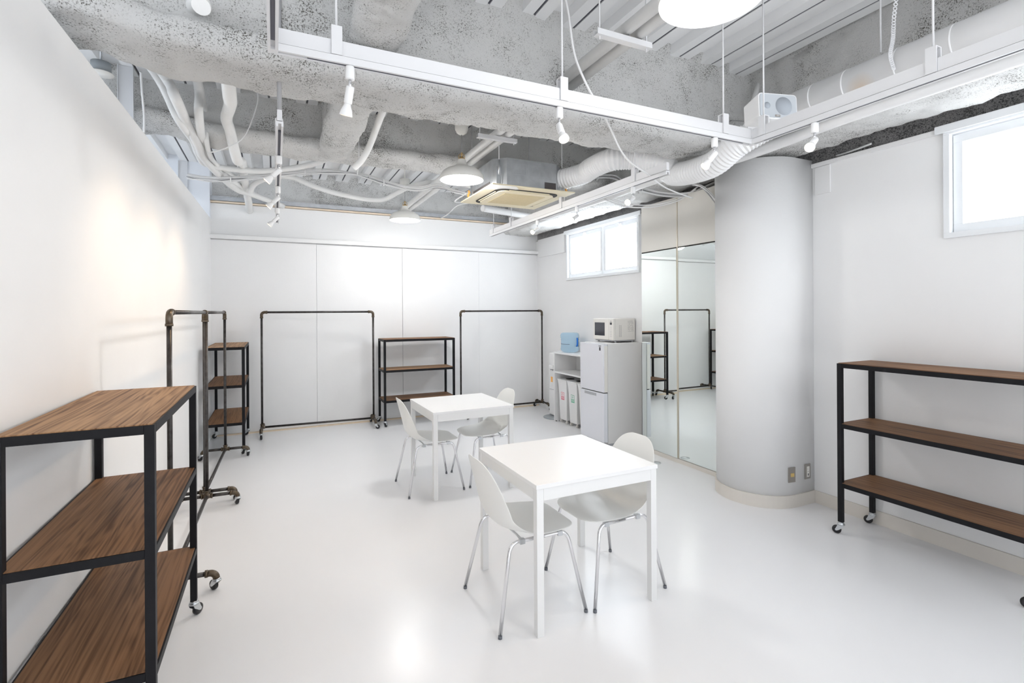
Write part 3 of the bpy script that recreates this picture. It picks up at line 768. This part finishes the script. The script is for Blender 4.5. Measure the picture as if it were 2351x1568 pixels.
# ================================================================== lighting tracks
def rod(parent, x, y, z0, z1=3.48, r=.0045, name='rod'):
    return MB().cyl((x, y, z0), (x, y, z1), r, 8).build(name, M['track'], parent)
def track(name, p0, p1, clamps, label, rods=True, ends=(0,0), chan=True, skip=()):
    """p0,p1 (x,y); z levels fixed: track 2.545..2.572, channel 2.574..2.632"""
    p0, p1 = Vector((*p0, 0)), Vector((*p1, 0)); d_ = (p1-p0); L = d_.length; d_.normalize(); ang = math.atan2(d_.y, d_.x)
    t = empty(name, p0, ang, label, 'lighting track', 'white lighting tracks under the ceiling')
    b = MB().box(0, L, -.018, -.0075, 2.545, 2.572).box(0, L, .0075, .018, 2.545, 2.572).box(0, L, -.0074, .0074, 2.560, 2.572)
    b.build('track_body', M['track'], t)
    MB().box(.10, L-.05, -.0072, .0072, 2.5475, 2.5595).build('track_slot', M['slot'], t)
    if chan: MB().box(ends[0], L-ends[1], -.012, .012, 2.576, 2.632).build('support_channel', M['track'], t)
    for c in clamps:
        m = MB().box(c-.02, c+.02, -.021, -.0135, 2.574, 2.685).box(c-.02, c+.02, .0135, .021, 2.574, 2.685).box(c-.02, c+.02, -.0135, .0135, 2.681, 2.685)
        o = m.build('hanger_clamp', M['track'], t)
        if rods and c not in skip: MB().cyl((c, 0, 2.6855), (c, 0, 3.48), .0045, 8).build('hanger_rod', M['track'], t)
    return t
track('lighting_track', (0.018, 2.05), (2.513, 2.05), (.205, 1.225, 2.285), 'white lighting track hanging across the room in front of the big beam')
track('lighting_track', (0.0, 2.068), (0.0, -1.2), (.35,), 'white lighting track running off the frame at the upper left')
track('lighting_track', (2.53, 2.068), (2.53, -1.2), (.10, .915), 'white lighting track running along the round white duct to the upper right')
track('lighting_track', (2.53, 2.74), (2.53, 5.975), (.36, 1.45, 2.60, 3.13), 'white lighting track with three lit spots in front of the far window', skip=(1.45,))
t = track('lighting_track', (.03, 2.86), (.03, 5.985), (.30, 1.05, 1.9, 2.6), 'white lighting track with three spots aimed at the left partition', rods=False)
MB().tube(spline([(.12, 0, 2.632), (.06, 0, 2.80), (.02, 0, 3.1), (.0, 0, 3.44)], 6), .012, 8).build('feed_cable', M['greycable'], t)
for c in (.45, 2.4): MB().cyl((c, 0, 2.6), (c, 0, 3.48), .0045, 8).build('hanger_rod', M['track'], t)
MB().box(-.0165, .0165, -.0165, .0165, 2.546, 2.634, Matrix.Translation((0, 2.05, 0))).build('track_corner', M['track'])
tag(bpy.data.objects['track_corner'], 'small white corner joint of the track at the upper left', 'track corner')
o = MB().box(-.0165, .0165, -.0165, .0165, 2.546, 2.634, Matrix.Translation((2.53, 2.05, 0))).build('track_corner', M['track'])
tag(o, 'small white corner joint of the track near the column', 'track corner')

def spot(x, y, aim, label, lit, energy=0., glow=None):
    """adapter under the track, chrome neck, lamp holder and reflector bulb pointing along aim"""
    t = empty('spotlight', (x, y, 2.545), 0, label, 'spotlight', 'small white spotlights on the tracks')
    MB().lathe([(.002, -.001), (.016, -.001), (.018, -.004), (.018, -.048), (.016, -.052), (.002, -.052)], None, 20).build('adapter', M['white'], t)
    MB().cyl((0, 0, -.052), (0, 0, -.088), .006, 12).build('neck', M['chrome'], t)
    a = Vector(aim).normalized(); R4 = Matrix.Translation((0, 0, -.090)) @ look(a)
    MB().lathe([(.002, -.012), (.014, -.012), (.016, -.006), (.016, .050), (.014, .054), (.002, .054)], R4, 20).build('lamp_holder', M['white'], t)
    b = MB().lathe([(.012, .054), (.014, .062), (.022, .080), (.025, .096), (.0255, .100), (.023, .100), (.020, .090), (.010, .075), (.002, .072)], R4, 24).build('reflector', M['bulbwhite'], t)
    MB().lathe([(.001, .0935), (.022, .0935), (.022, .0925), (.001, .0925)], R4, 20).build('lamp_face', M['warmglow'] if lit else M['bulbwhite'], b)
    if energy:
        ld = bpy.data.lights.new('halogen', 'SPOT'); ld.energy = energy; ld.color = (1., .74, .48); ld.spot_size = math.radians(100); ld.spot_blend = 1; ld.shadow_soft_size = .02
        lo = bpy.data.objects.new('halogen', ld); COL.objects.link(lo); lo.parent = t
        lo.matrix_local = Matrix.Translation(Vector((0,0,-.090))+a*.108) @ Vector(-a).to_track_quat('Z','Y').to_matrix().to_4x4()
    return t
spot(.273, 2.05, (-.12, .35, -.93), 'spotlight pointing down below the clamp on the left of the front track', True, 3.5)
spot(1.226, 2.05, (-.10, -.55, -.75), 'lit spotlight in the middle of the front track, facing the room', True, 6)
spot(2.234, 2.05, (-.55, .10, -.65), 'spotlight tilted to the left at the right end of the front track', True, 4)
spot(2.53, 1.67, (-.78, -.25, -.55), 'lit spotlight on the right track near the speaker', True, 5)
for y, lb in ((3.123, 'nearest'), (3.924, 'middle'), (4.694, 'farthest')):
    spot(2.53, y, (-.85, -.35, -.50), 'lit spotlight, the %s on the track before the far window' % lb, True, 5)
for y, lb in ((3.40, 'nearest'), (4.22, 'middle'), (5.10, 'farthest')):
    spot(.03, y, (-.72, .08, -.75), 'lit spotlight, the %s of those aimed at the left partition' % lb, True, 7)

# ------------------------------------------------------------------ pendants
def pendant(x, y, z, label, watts, top=3.48):
    t = empty('pendant_lamp', (x, y, z), 0, label, 'pendant lamp', 'white pendant lamps')
    o = [(.190, 0), (.192, .018), (.186, .045), (.168, .072), (.137, .094), (.098, .110), (.066, .123), (.048, .139), (.040, .160), (.036, .178), (.034, .182)]
    inn = [(.030, .180), (.034, .160), (.043, .138), (.060, .120), (.094, .105), (.132, .089), (.163, .068), (.181, .042), (.187, .017), (.186, 0)]
    MB().lathe(o, None, 48).build('shade', M['shade'], t)
    mb = MB().lathe(inn+[(.190, 0)], None, 48); mb.build('shade_lining', M['shadein'], t)
    MB().lathe([(.002, .205), (.018, .205), (.018, .192), (.030, .190), (.030, .1825), (.002, .1825)], None, 20).tube([(-.026, 0, .186), (-.028, 0, .215), (-.014, 0, .232), (0, 0, .235), (.014, 0, .232), (.028, 0, .215), (.026, 0, .186)], .003, 6).cyl((0,0,.205), (0,0,.245), .007).build('socket', M['brass'], t)
    MB().cyl((0,0,.245), (0,0,.405), .003, 8).build('cord', M['greycable'], t)
    MB().lathe([(.004, .400), (.02, .402), (.045, .418), (.058, .45), (.064, .52), (.004, .52)], None, 28).cyl((0,0,.52), (0,0,top-z), .009, 10).build('ceiling_rose', M['shade'], t)
    MB().lathe([(.001, .036), (.03, .040), (.046, .052), (.05, .07), (.042, .09), (.02, .115), (.014, .15)], None, 24).build('bulb', M['lampglow'], t)
    ld = bpy.data.lights.new('pendant_bulb', 'POINT'); ld.energy = watts; ld.color = (1., .985, .965); ld.shadow_soft_size = .13
    lo = bpy.data.objects.new('pendant_bulb', ld); COL.objects.link(lo); lo.parent = t; lo.location = (0, 0, -.03)
    return t
pendant(1.485, 1.375, 2.742, 'nearest pendant lamp, its lit opening cut by the top of the frame', 3.5)
pendant(1.50, 4.18, 2.737, 'white pendant lamp hanging left of the air conditioner', 20)
pendant(1.50, 6.31, 2.737, 'farthest white pendant lamp near the back wall', 17)

# ------------------------------------------------------------------ air conditioner
AX0, AX1, AY0, AY1, AZ = 1.74, 2.60, 4.06, 4.90, 2.69
t = empty('air_conditioner', ((AX0+AX1)/2, (AY0+AY1)/2, AZ), 0, 'ceiling cassette air conditioner with a yellowed panel hanging from rods', 'air conditioner')
hx, hy = (AX1-AX0)/2, (AY1-AY0)/2
b_ = .36; c_ = .10
oct_ = [(-b_, -b_+c_), (-b_+c_, -b_), (b_-c_, -b_), (b_, -b_+c_), (b_, b_-c_-.0), (b_-c_, b_-.02), (-b_+c_, b_-.02), (-b_, b_-c_)]
MB().prism(oct_, 'z', .026, .285).build('metal_casing', M['galv'], t, .002)
mb = MB(); mb.box(-.20, .20, -b_-.003, -b_-.0004, .14, .142).box(-.20, .20, -b_-.003, -b_-.0004, .235, .237)
for x in (-.20, -.07, .06, .20): mb.box(x-.001, x+.001, -b_-.003, -b_-.0004, .142, .235)
mb.build('pressed_panel', M['zinc'], t)
MB().box(.13, .25, -b_-.004, -b_-.0004, .03, .10).box(-b_-.004, -b_-.0004, -.20, .22, .03, .09).build('foam_patch', M['darkfoam'], t)
# panel: outer ring, slots, inner intake
mb = MB(); mb.box(-hx, hx, -hy, hy, .012, .024); p1 = mb.build('panel', M['ivory'], t, .004)
rs = .60*hx*1.12
mb = MB(); q0 = .30
def rr(h, r, n=6):
    out = []
    for (sx, sy, a0) in ((1,1,0),(-1,1,PI/2),(-1,-1,PI),(1,-1,3*PI/2)):
        for i in range(n+1): a = a0+PI/2*i/n; out.append((sx*(h-r)+r*math.cos(a), sy*(h-r)+r*math.sin(a)))
    return out
mb.prism(rr(.325, .09), 'z', .006, .0115); mb.build('air_slot', M['dark'], t)
mb = MB(); mb.prism(rr(.290, .075), 'z', -.004, .0055); mb.build('intake_frame', M['ivory'], t, .002)
mb = MB()
for a in (-1, 1):
    mb.box(-.21, .21, a*.308-.005, a*.308+.005, .0, .0055).box(a*.308-.005, a*.308+.005, -.21, .21, .0, .0055)
mb.build('louvre', M['ivory'], t)
mb = MB(); mb.box(-.215, .215, -.215, .215, -.0065, -.0045); mb.build('intake_grille', M['ivorygrille'], t)
mb = MB().prism([(-hx+.002, -hy+.002), (-hx+.24, -hy+.002), (-hx+.30, -hy+.085), (-hx+.002, -hy+.20)], 'z', .0095, .0118); mb.build('corner_cover', M['filler'], t)
for sx, sy in ((-1,-1),(1,-1),(1,1),(-1,1)):
    x, y = sx*(b_-.03), sy*(b_-.03)
    k = MB().box(x-.022, x+.022, y-.004, y+.004, .05, .20).cyl((x, y-.012 if sy < 0 else y+.012, .13), (x, y-.012 if sy < 0 else y+.012, .26), .009, 10); k.build('hanging_bracket', M['galv'], t)
    yy = y-.012 if sy < 0 else y+.012
    MB().cyl((x, yy, .26), (x, yy, 3.48-AZ), .005, 8).build('hanging_rod', M['track'], t)
for (x, y) in ((b_+.03, -b_+.04), (-b_-.02, b_-.05)):
    MB().tube([(x, y, .12), (x+.008, y, .10), (x-.006, y, .07), (x+.004, y, .045)], .011, 8).build('orange_tag', M['orange'], t)

# ------------------------------------------------------------------ speaker
t = empty('speaker', W(1785, 245, Y=2.02), 0, 'white box speaker with a grey grille hung beside the round duct', 'speaker')
ctr = t.location.copy()
t.rotation_euler = (math.radians(-3), math.radians(0), math.radians(-15))
def rbox(w, h, r, n=5):
    out = []
    for (sx, sy, a0) in ((1,1,0),(-1,1,PI/2),(-1,-1,PI),(1,-1,3*PI/2)):
        for i in range(n+1): a = a0+PI/2*i/n; out.append((sx*(w-r)+r*math.cos(a), sy*(h-r)+r*math.sin(a)))
    return out
mb = MB()
A = [mb.bm.verts.new((x, -.005, z)) for x, z in rbox(.13, .078, .022)]; B = [mb.bm.verts.new((x*.86-.005, .15, z*.86)) for x, z in rbox(.13, .078, .022)]
nn_ = len(A); [mb.bm.faces.new((A[i], A[(i+1)%nn_], B[(i+1)%nn_], B[i])) for i in range(nn_)]; mb.bm.faces.new(A); mb.bm.faces.new(B)
mb.build('cabinet', M['white'], t, .004)
g = MB().prism(rbox(.122, .070, .018), 'y', -.009, -.0055).build('grille', M['speakergrey'], t, .001)
MB().lathe([(.001, 0), (.055, 0), (.055, .0006), (.001, .0006)], Matrix.Translation((.035, -.0092, .002)) @ Matrix.Rotation(PI/2, 4, 'X'), 36).build('woofer', M['cone'], g)
MB().lathe([(.001, 0), (.020, 0), (.020, .0006), (.001, .0006)], Matrix.Translation((-.075, -.0092, .000)) @ Matrix.Rotation(PI/2, 4, 'X'), 24).build('tweeter', M['cone'], g)
bd = MB().box(-.010-.015, -.010+.017, -.0120, -.0101, -.066, -.054).build('badge', M['plate'], g)
text_mesh('logo', 'USEN', .009, M['white'], g, Matrix.Translation((-.009, -.0128, -.060)) @ Matrix.Rotation(PI/2, 4, 'X'), .0004)
MB().box(-.012, .012, .04, .06, -.125, -.079).box(-.17, .012, .045, .055, -.122, -.112).build('bracket', M['steel'] if False else M['track'], t)

# ================================================================== ducts, pipes, cables
def ribbed(pts, r, name, m, parent=None, pitch=.012, amp=.0035, n=28, label=None, cat=None):
    P_ = spline(pts, 60); L = 0; out = [P_[0]]; 
    for a, b in zip(P_, P_[1:]):
        L += (b-a).length
        if L >= pitch/2: out.append(b); L = 0
    mb = MB().tube(out, r, n, rfun=lambda i, k: r+(amp if i % 2 else -amp))
    o = mb.build(name, m, parent)
    for f in o.data.polygons: f.use_smooth = False
    if label: tag(o, label, cat)
    return o
# straight rigid duct and its joints
DX = 3.09
dpts = [(DX, -1.6, 2.91), (DX, 2.20, 2.90)]
t = empty('round_duct', (DX, .3, 2.9), 0, 'large round white duct running beside the right track towards the column', 'duct')
MB().tube([(0, -1.9, .01), (0, 1.88, 0)], .098, 36).build('duct_pipe', M['ducttint'], t)
for y in (-.6, .28, .52, .72, 1.0, 1.25, 1.52, 1.72): MB().tube([(0, y-.005, .005-.0026*y), (0, y+.005, .005-.0026*y)], .0996, 36).build('duct_joint', M['duct'], t)
flex = [(DX, 2.17, 2.90), (3.12, 2.36, 2.87), W(1694, 330, Z=2.77), W(1655, 372, Z=2.68)+Vector((.0,.10,0)), W(1588, 386, Z=2.74)+Vector((0,.2,.0)), W(1520, 374, Z=2.83), W(1450, 364, Z=2.9), W(1400, 368, Z=2.90), W(1360, 385, Z=2.89), (2.63, 3.98, 2.87), (2.50, 4.22, 2.85)]
flex = [Vector(p_) for p_ in flex]
ribbed(flex, .094, 'flexible_duct', M['duct'], label='ribbed flexible duct bending from the round duct to the air conditioner', cat='duct', pitch=.024, amp=.0038)
# strap of perforated steel hanging from the deck over the duct
t = MB()
P0 = Vector((2.985, 1.53, 3.48))
sp = spline([P0, (2.99, 1.52, 3.3), (2.975, 1.53, 3.12), (2.985, 1.54, 3.02), (2.96, 1.54, 2.93), (2.99, 1.54, 2.86)], 8)
for a, b in zip(sp[::1], sp[1::1]):
    mid = (a+b)/2; R4 = Matrix.Translation(mid) @ look(_fw*-1)
    t.lathe([(.006, -.0006), (.0125, -.0006), (.0125, .0006), (.006, .0006), (.006, -.0006)], R4, 10)
tag(t.build('perforated_strap', M['track']), 'white perforated steel strap hanging from the deck over the round duct', 'strap')
# rods free in the ceiling
for i, (px, py, zb) in enumerate(((2022, 120, 2.95),)):
    q = W(px, py, X=3.10); o = MB().cyl((q.x, q.y, q.z), (q.x, q.y, 3.48), .005, 8).build('threaded_rod', M['track']); tag(o, 'thin white rod carrying the round duct, left of the perforated strap', 'rod')
# second smaller duct under the air conditioner
d2 = [W(1108, 478, Z=2.80), W(1160, 487, Z=2.80), W(1235, 498, Z=2.80)+Vector((.05,0,0)), (3.20, 5.3, 2.80), (3.235, 4.35, 2.80), (3.225, 3.65, 2.80), (3.24, 3.40, 2.80), (3.34, 2.9, 2.79), (3.35, 2.44, 2.80), (3.30, 2.09, 2.80), (3.286, 1.70, 2.80), (3.29, 1.385, 2.80), (3.29, .2, 2.80), (3.29, -1.6, 2.80)]
mb = MB().tube(spline(d2, 10), .038, 20); tag(mb.build('thin_duct', M['duct']), 'thin white duct passing below the air conditioner and along the right beam', 'duct')

# lagged refrigerant pipes crossing above in two runs
def pipe_pair(y0, y1, label):
    t = empty('refrigerant_pipes', (1.76, (y0+y1)/2, 3.09), 0, label, 'pipe pair', 'lagged pipe pairs under the deck')
    a = (y1-y0)/2
    MB().cyl((-.045, -a, 0), (-.045, a, 0), .034, 16).build('lagged_pipe', M['tape'], t)
    MB().cyl((.040, -a, -.004), (.040, a, -.004), .034, 16).build('lagged_pipe', M['tape'], t)
    return t
pipe_pair(-1.4, 2.86, 'pair of white lagged pipes running from the top of the frame into the big beam')
pipe_pair(3.08, 4.92, 'pair of white lagged pipes between the two sprayed beams')
pipe_pair(5.08, 7.60, 'pair of white lagged pipes behind the farthest pendant lamp')
for y, lb in ((2.17, 'white pipe hanger channel in front of the big beam'), (3.86, 'white pipe hanger channel above the middle pendant lamp')):
    t = empty('pipe_hanger', (1.71, y, 3.02), 0, lb, 'pipe hanger', 'pipe hangers')
    MB().box(-.19, .17, -.02, .02, -.003, 0).box(-.19, .17, -.02, -.017, .0, .028).box(-.19, .17, .017, .02, .0, .028).build('channel', M['track'], t)
    for x in (-.165, .145): MB().cyl((x, 0, -.02), (x, 0, .458), .0045, 8).build('hanger_rod', M['track'], t)

def cable(pts, r, label, m='tape', name='conduit', cat='conduit', n=12, k=8, group=None):
    o = MB().tube(spline(pts, k), r, n).build(name, M[m]); tag(o, label, cat, group); return o
# thick lagged conduits on the left
cable([(-.95, 3.15, 3.38), W(354, 167, Z=3.32), W(408, 272, Y=4.4), W(442, 316, Y=4.9)+Vector((0,0,-.02)), W(456, 357, Y=5.4), W(476, 378, Y=5.7), W(558, 391, Y=5.8), W(629, 391, Y=5.8), W(714, 378, Y=5.7), W(765, 358, Y=5.35)], .028, 'thick white conduit sweeping down on the left and then across to the right')
cable([(-.86, 3.15, 3.36), W(378, 175, Z=3.29), W(401, 221, Y=4.0), W(429, 282, Y=4.5), W(456, 327, Y=4.9)+Vector((0,0,-.03)), W(466, 361, Y=5.4), W(503, 401, Y=6.0), W(544, 435, Y=6.6), W(578, 446, Y=6.9), W(650, 473, Y=7.44)], .034, 'thickest white conduit running from the big beam down to the back wall on the left')
cable([(-.50, 3.12, 3.36), W(453, 187, Z=3.3), W(456, 259, Y=4.3), W(463, 306, Y=4.8)+Vector((0,0,-.04)), W(473, 354, Y=5.4), W(490, 381, Y=5.8), W(522, 408, Y=6.2), W(560, 432, Y=6.7), W(606, 458, Y=7.2)], .030, 'white conduit dropping straight from the big beam before joining the left bundle')
cable([(-.47, 3.2, 3.38), W(470, 240, Z=3.33)+Vector((0,0,-.02)), W(474, 310, Y=4.78)+Vector((0,0,-.05)), W(492, 372, Y=5.6), W(540, 405, Y=6.3)], .020, 'slimmer white conduit alongside the straight dropping one')
cable([(-.26, 3.20, 3.40), W(526, 207, Y=3.7), W(529, 238, Y=4.1), W(520, 272, Y=4.5), W(528, 300, Y=4.72), W(544, 340, Y=5.0)+Vector((0,0,-.10)), W(556, 374, Y=5.7), W(563, 425, Y=6.6), W(570, 460, Y=7.1), W(573, 484, Y=7.47)], .042, 'taped white pipe bundle ending in a hole of the back wall')
cable([W(575, 440, Y=6.6), W(583, 424, Y=6.5), W(605, 412, Y=6.4), W(640, 405, Y=6.4), W(674, 408, Y=6.4), W(709, 423, Y=6.4), W(755, 439, Y=6.4), W(801, 450, Y=6.4), W(847, 458, Y=6.4), W(881, 458, Y=6.35), W(911, 443, Y=6.2), W(943, 428, Y=6.1), W(990, 419, Y=6.0), W(1050, 422, Y=5.9), W(1090, 428, Y=5.6)], .030, 'wavy white conduit sagging below the cables in the middle', k=10)
cable([(.82, 3.12, 3.38), W(876, 262, Y=3.9), W(865, 292, Y=4.2), W(847, 338, Y=4.5), W(830, 368, Y=4.66), W(812, 386, Y=4.72)], .028, 'white conduit stub curving down to the second beam')
cable([W(1005, 437, Y=6.6), W(970, 455, Y=6.9), W(935, 478, Y=7.3)], .020, 'short white cable beside the farthest lagged pipes', m='cable')
cable([W(1739, 192, Y=2.86), W(1738, 205, Y=2.74), W(1727, 240, Y=2.60), W(1722, 268, Y=2.5)], .018, 'white stub pipe leaving the corner of the sprayed beams above the duct')
# thin cables
cable([W(1292, -20, Z=3.3), W(1303, 20, Z=3.2), W(1318, 120, Y=2.25), W(1340, 180, Y=2.2), W(1366, 230, Y=2.2), W(1388, 268, Y=2.3), W(1408, 310, Y=2.5), W(1425, 345, Y=2.55), W(1448, 373, Y=2.7), W(1490, 402, Y=2.9), W(1530, 432, Y=3.1), W(1590, 455, Y=3.3)], .006, 'thin white cable curling down in front of the big beam', m='cable', name='cable', cat='cable', n=8)
cable([W(792, 340, Y=5.3)+Vector((0,0,.0)), W(770, 352, Y=5.35), W(736, 374, Y=5.7), W(690, 388, Y=5.9), W(640, 395, Y=6.0), W(580, 402, Y=6.1)], .007, 'thin white cable hanging from the cross beam into the bundle', m='cable', name='cable', cat='cable', n=8)
cable([W(815, 282, Y=4.6), W(822, 320, Y=4.65), W(824, 360, Y=4.7), W(820, 400, Y=5.6)], .006, 'thin white looped cable hanging beside the cross beam', m='cable', name='cable', cat='cable', n=8)
cable([W(323, 165, Y=4.5), W(327, 220, Y=4.6), W(331, 270, Y=4.7), W(330, 305, Y=4.75)], .008, 'thin white cable dropping behind the partition by the steel stud', m='cable', name='cable', cat='cable', n=8)
cable([W(590, 243, Y=4.7)+Vector((0,.02,.16)), W(590, 243, Y=4.7), W(560, 300, Y=4.72)+Vector((0,0,-.05)), W(520, 330, Y=4.74)+Vector((0,-.05,-.05)), W(483, 345, Y=4.76)+Vector((0,-.1,-.05))], .005, 'thin white cable draped over the second beam on the left', m='cable', name='cable', cat='cable', n=8)
cable([(1.80, 4.88, 2.80), (1.82, 5.3, 2.80), W(1080, 465, Y=6.3), W(1050, 472, Y=6.9), W(1028, 492, Y=7.2), W(1012, 501, Y=7.45)], .008, 'thin white cable reaching the back wall left of the air conditioner', m='cable', name='cable', cat='cable', n=8)
cable([W(1590, 385, Y=3.62), W(1680, 372, Y=3.40), W(1750, 350, Y=3.0), W(1800, 375, Y=2.80)+Vector((0,0,.02)), W(1870, 372, Y=2.70)+Vector((0,0,.02)), W(1930, 355, Y=2.45), W(2000, 330, Y=2.2)], .008, 'white cable lying over the head of the column', m='cable', name='cable', cat='cable', n=8)
# cable bundles
def bundle(path, n, spread, label, r=.0065, ties=(), seed=1, m='cable'):
    rnd = random.Random(seed); path = [Vector(p_) for p_ in path]
    t = empty('cable_bundle', path[0], 0, label, 'cable bundle')
    for i in range(n):
        off = Vector((0, rnd.uniform(-spread, spread), rnd.uniform(-spread, spread)))
        pts = []
        for j, p_ in enumerate(path):
            w = Vector((rnd.uniform(-.3,.3), rnd.uniform(-.5,.5), rnd.uniform(-.5,.5)))*spread*.8
            pts.append(p_-path[0]+off+w)
        MB().tube(spline(pts, 7), r*rnd.uniform(.7, 1.25), 8).build('cable', M['greycable'] if rnd.random() < .1 else M[m], t)
    for j in ties:
        p_ = path[j]-path[0]; MB().tube([p_-Vector((.006,0,0)), p_+Vector((.006,0,0))], spread*1.35, 12, cap=False).build('cable_tie', M['white'], t)
    return t
bundle([W(430, 405, Y=6.0), W(480, 412, Y=6.0), W(530, 412, Y=6.0), W(580, 407, Y=6.0), W(636, 401, Y=6.0), W(700, 396, Y=6.0), W(760, 395, Y=6.0), W(812, 399, Y=5.95), W(845, 407, Y=5.9), W(880, 419, Y=5.8), W(925, 430, Y=5.7), W(962, 432, Y=5.6), W(1005, 428, Y=5.5), W(1045, 440, Y=5.3), W(1078, 448, Y=5.0)], 9, .030, 'long bundle of white cables strung across the room before the back wall', ties=(2, 5, 9), seed=3)
bundle([W(1308, 432, Y=4.6), W(1335, 415, Y=4.7), W(1370, 407, Y=4.7), W(1410, 410, Y=4.6), W(1440, 425, Y=4.4), W(1470, 437, Y=4.1), W(1520, 448, Y=3.95), W(1580, 447, Y=3.8), W(1625, 432, Y=3.62), W(1680, 400, Y=3.50)], 8, .026, 'arched bundle of white cables between the air conditioner and the closet', ties=(2, 5), seed=5)
bundle([W(1390, 458, Y=4.4), W(1440, 472, Y=4.3), W(1500, 474, Y=4.1), W(1560, 460, Y=3.9), W(1600, 432, Y=3.7)], 3, .020, 'pair of cables sagging low over the mirrored closet', seed=8)
bundle([W(1585, 425, Y=3.7), W(1610, 428, Y=3.55), W(1632, 445, Y=3.46), W(1650, 470, Y=3.42)], 7, .024, 'dark knot of cables diving between the closet and the column', seed=11)
# grey round housing behind the partition, half hidden
t = empty('ceiling_unit', W(232, 168, X=-1.03), 0, 'small grey round ceiling unit peeking over the left partition', 'ceiling unit')
MB().cyl((0,0,0), (0,0,.07), .055, 24).build('housing', M['tray'], t)
MB().lathe([(.002, -.006), (.07, -.006), (.07, -.0005), (.002, -.0005)], None, 28).build('flange', M['offwhite'], t)
MB().cyl((0,0,.07), (0,0,3.48-t.location.z), .006, 8).build('rod', M['galv'], t)
# stub conduits in the wall top
for i, (px, py, lb) in enumerate(((150, 40, 'dark grey pipe running down beside the partition at the upper left'),)):
    cable([W(118, -15, X=-1.0)+Vector((0,0,.6)), W(118, -15, X=-1.0), W(135, 35, X=-1.0), W(148, 75, X=-1.0)], .014, lb, m='greycable', name='pipe', cat='pipe')
t = empty('capped_pipe', W(463, 5, Y=2.72), 0, 'capped white pipe stub sticking out of the big beam at the top edge', 'pipe')
MB().tube(spline([(-.05, .18, .06), (-.02, .05, .02), (0, .0, -.01), (.0, -.02, -.03)], 6), .040, 16).build('stub', M['tape'], t)

# ================================================================== light
wd = bpy.data.worlds.new('world'); scene.world = wd; wd.use_nodes = True
bg = wd.node_tree.nodes['Background']; bg.inputs['Color'].default_value = (.93, .96, 1.0, 1)
# lower half of the world made brighter, an added fill for the ceiling
WN, WL = wd.node_tree.nodes, wd.node_tree.links
wt = WN.new('ShaderNodeTexCoord'); wsx = WN.new('ShaderNodeSeparateXYZ'); wm = WN.new('ShaderNodeMapRange')
WL.new(wt.outputs['Generated'], wsx.inputs[0]); WL.new(wsx.outputs['Z'], wm.inputs['Value'])
wm.inputs['From Min'].default_value = -.12; wm.inputs['From Max'].default_value = .08; wm.inputs['To Min'].default_value = 1.9; wm.inputs['To Max'].default_value = .80
WL.new(wm.outputs[0], bg.inputs['Strength'])

# ================================================================== camera
cd = bpy.data.cameras.new('camera'); cam = bpy.data.objects.new('camera', cd); scene.collection.objects.link(cam)
cd.sensor_width = 36; cd.sensor_fit = 'HORIZONTAL'; cd.lens = F_/2351*36; cd.shift_y = -(784-HY)/2351; cd.clip_start = .02
cam.matrix_world = Matrix.Translation((0, 0, H_)) @ Matrix.Rotation(-YAW, 4, 'Z') @ Matrix.Rotation(PI/2, 4, 'X') @ Matrix.Rotation(-ROLL, 4, 'Z')
scene.camera = cam
scene.view_settings.view_transform = 'Standard'; scene.view_settings.look = 'None'; scene.view_settings.gamma = 1; scene.view_settings.use_curve_mapping = False
scene.view_settings.exposure = 0.82
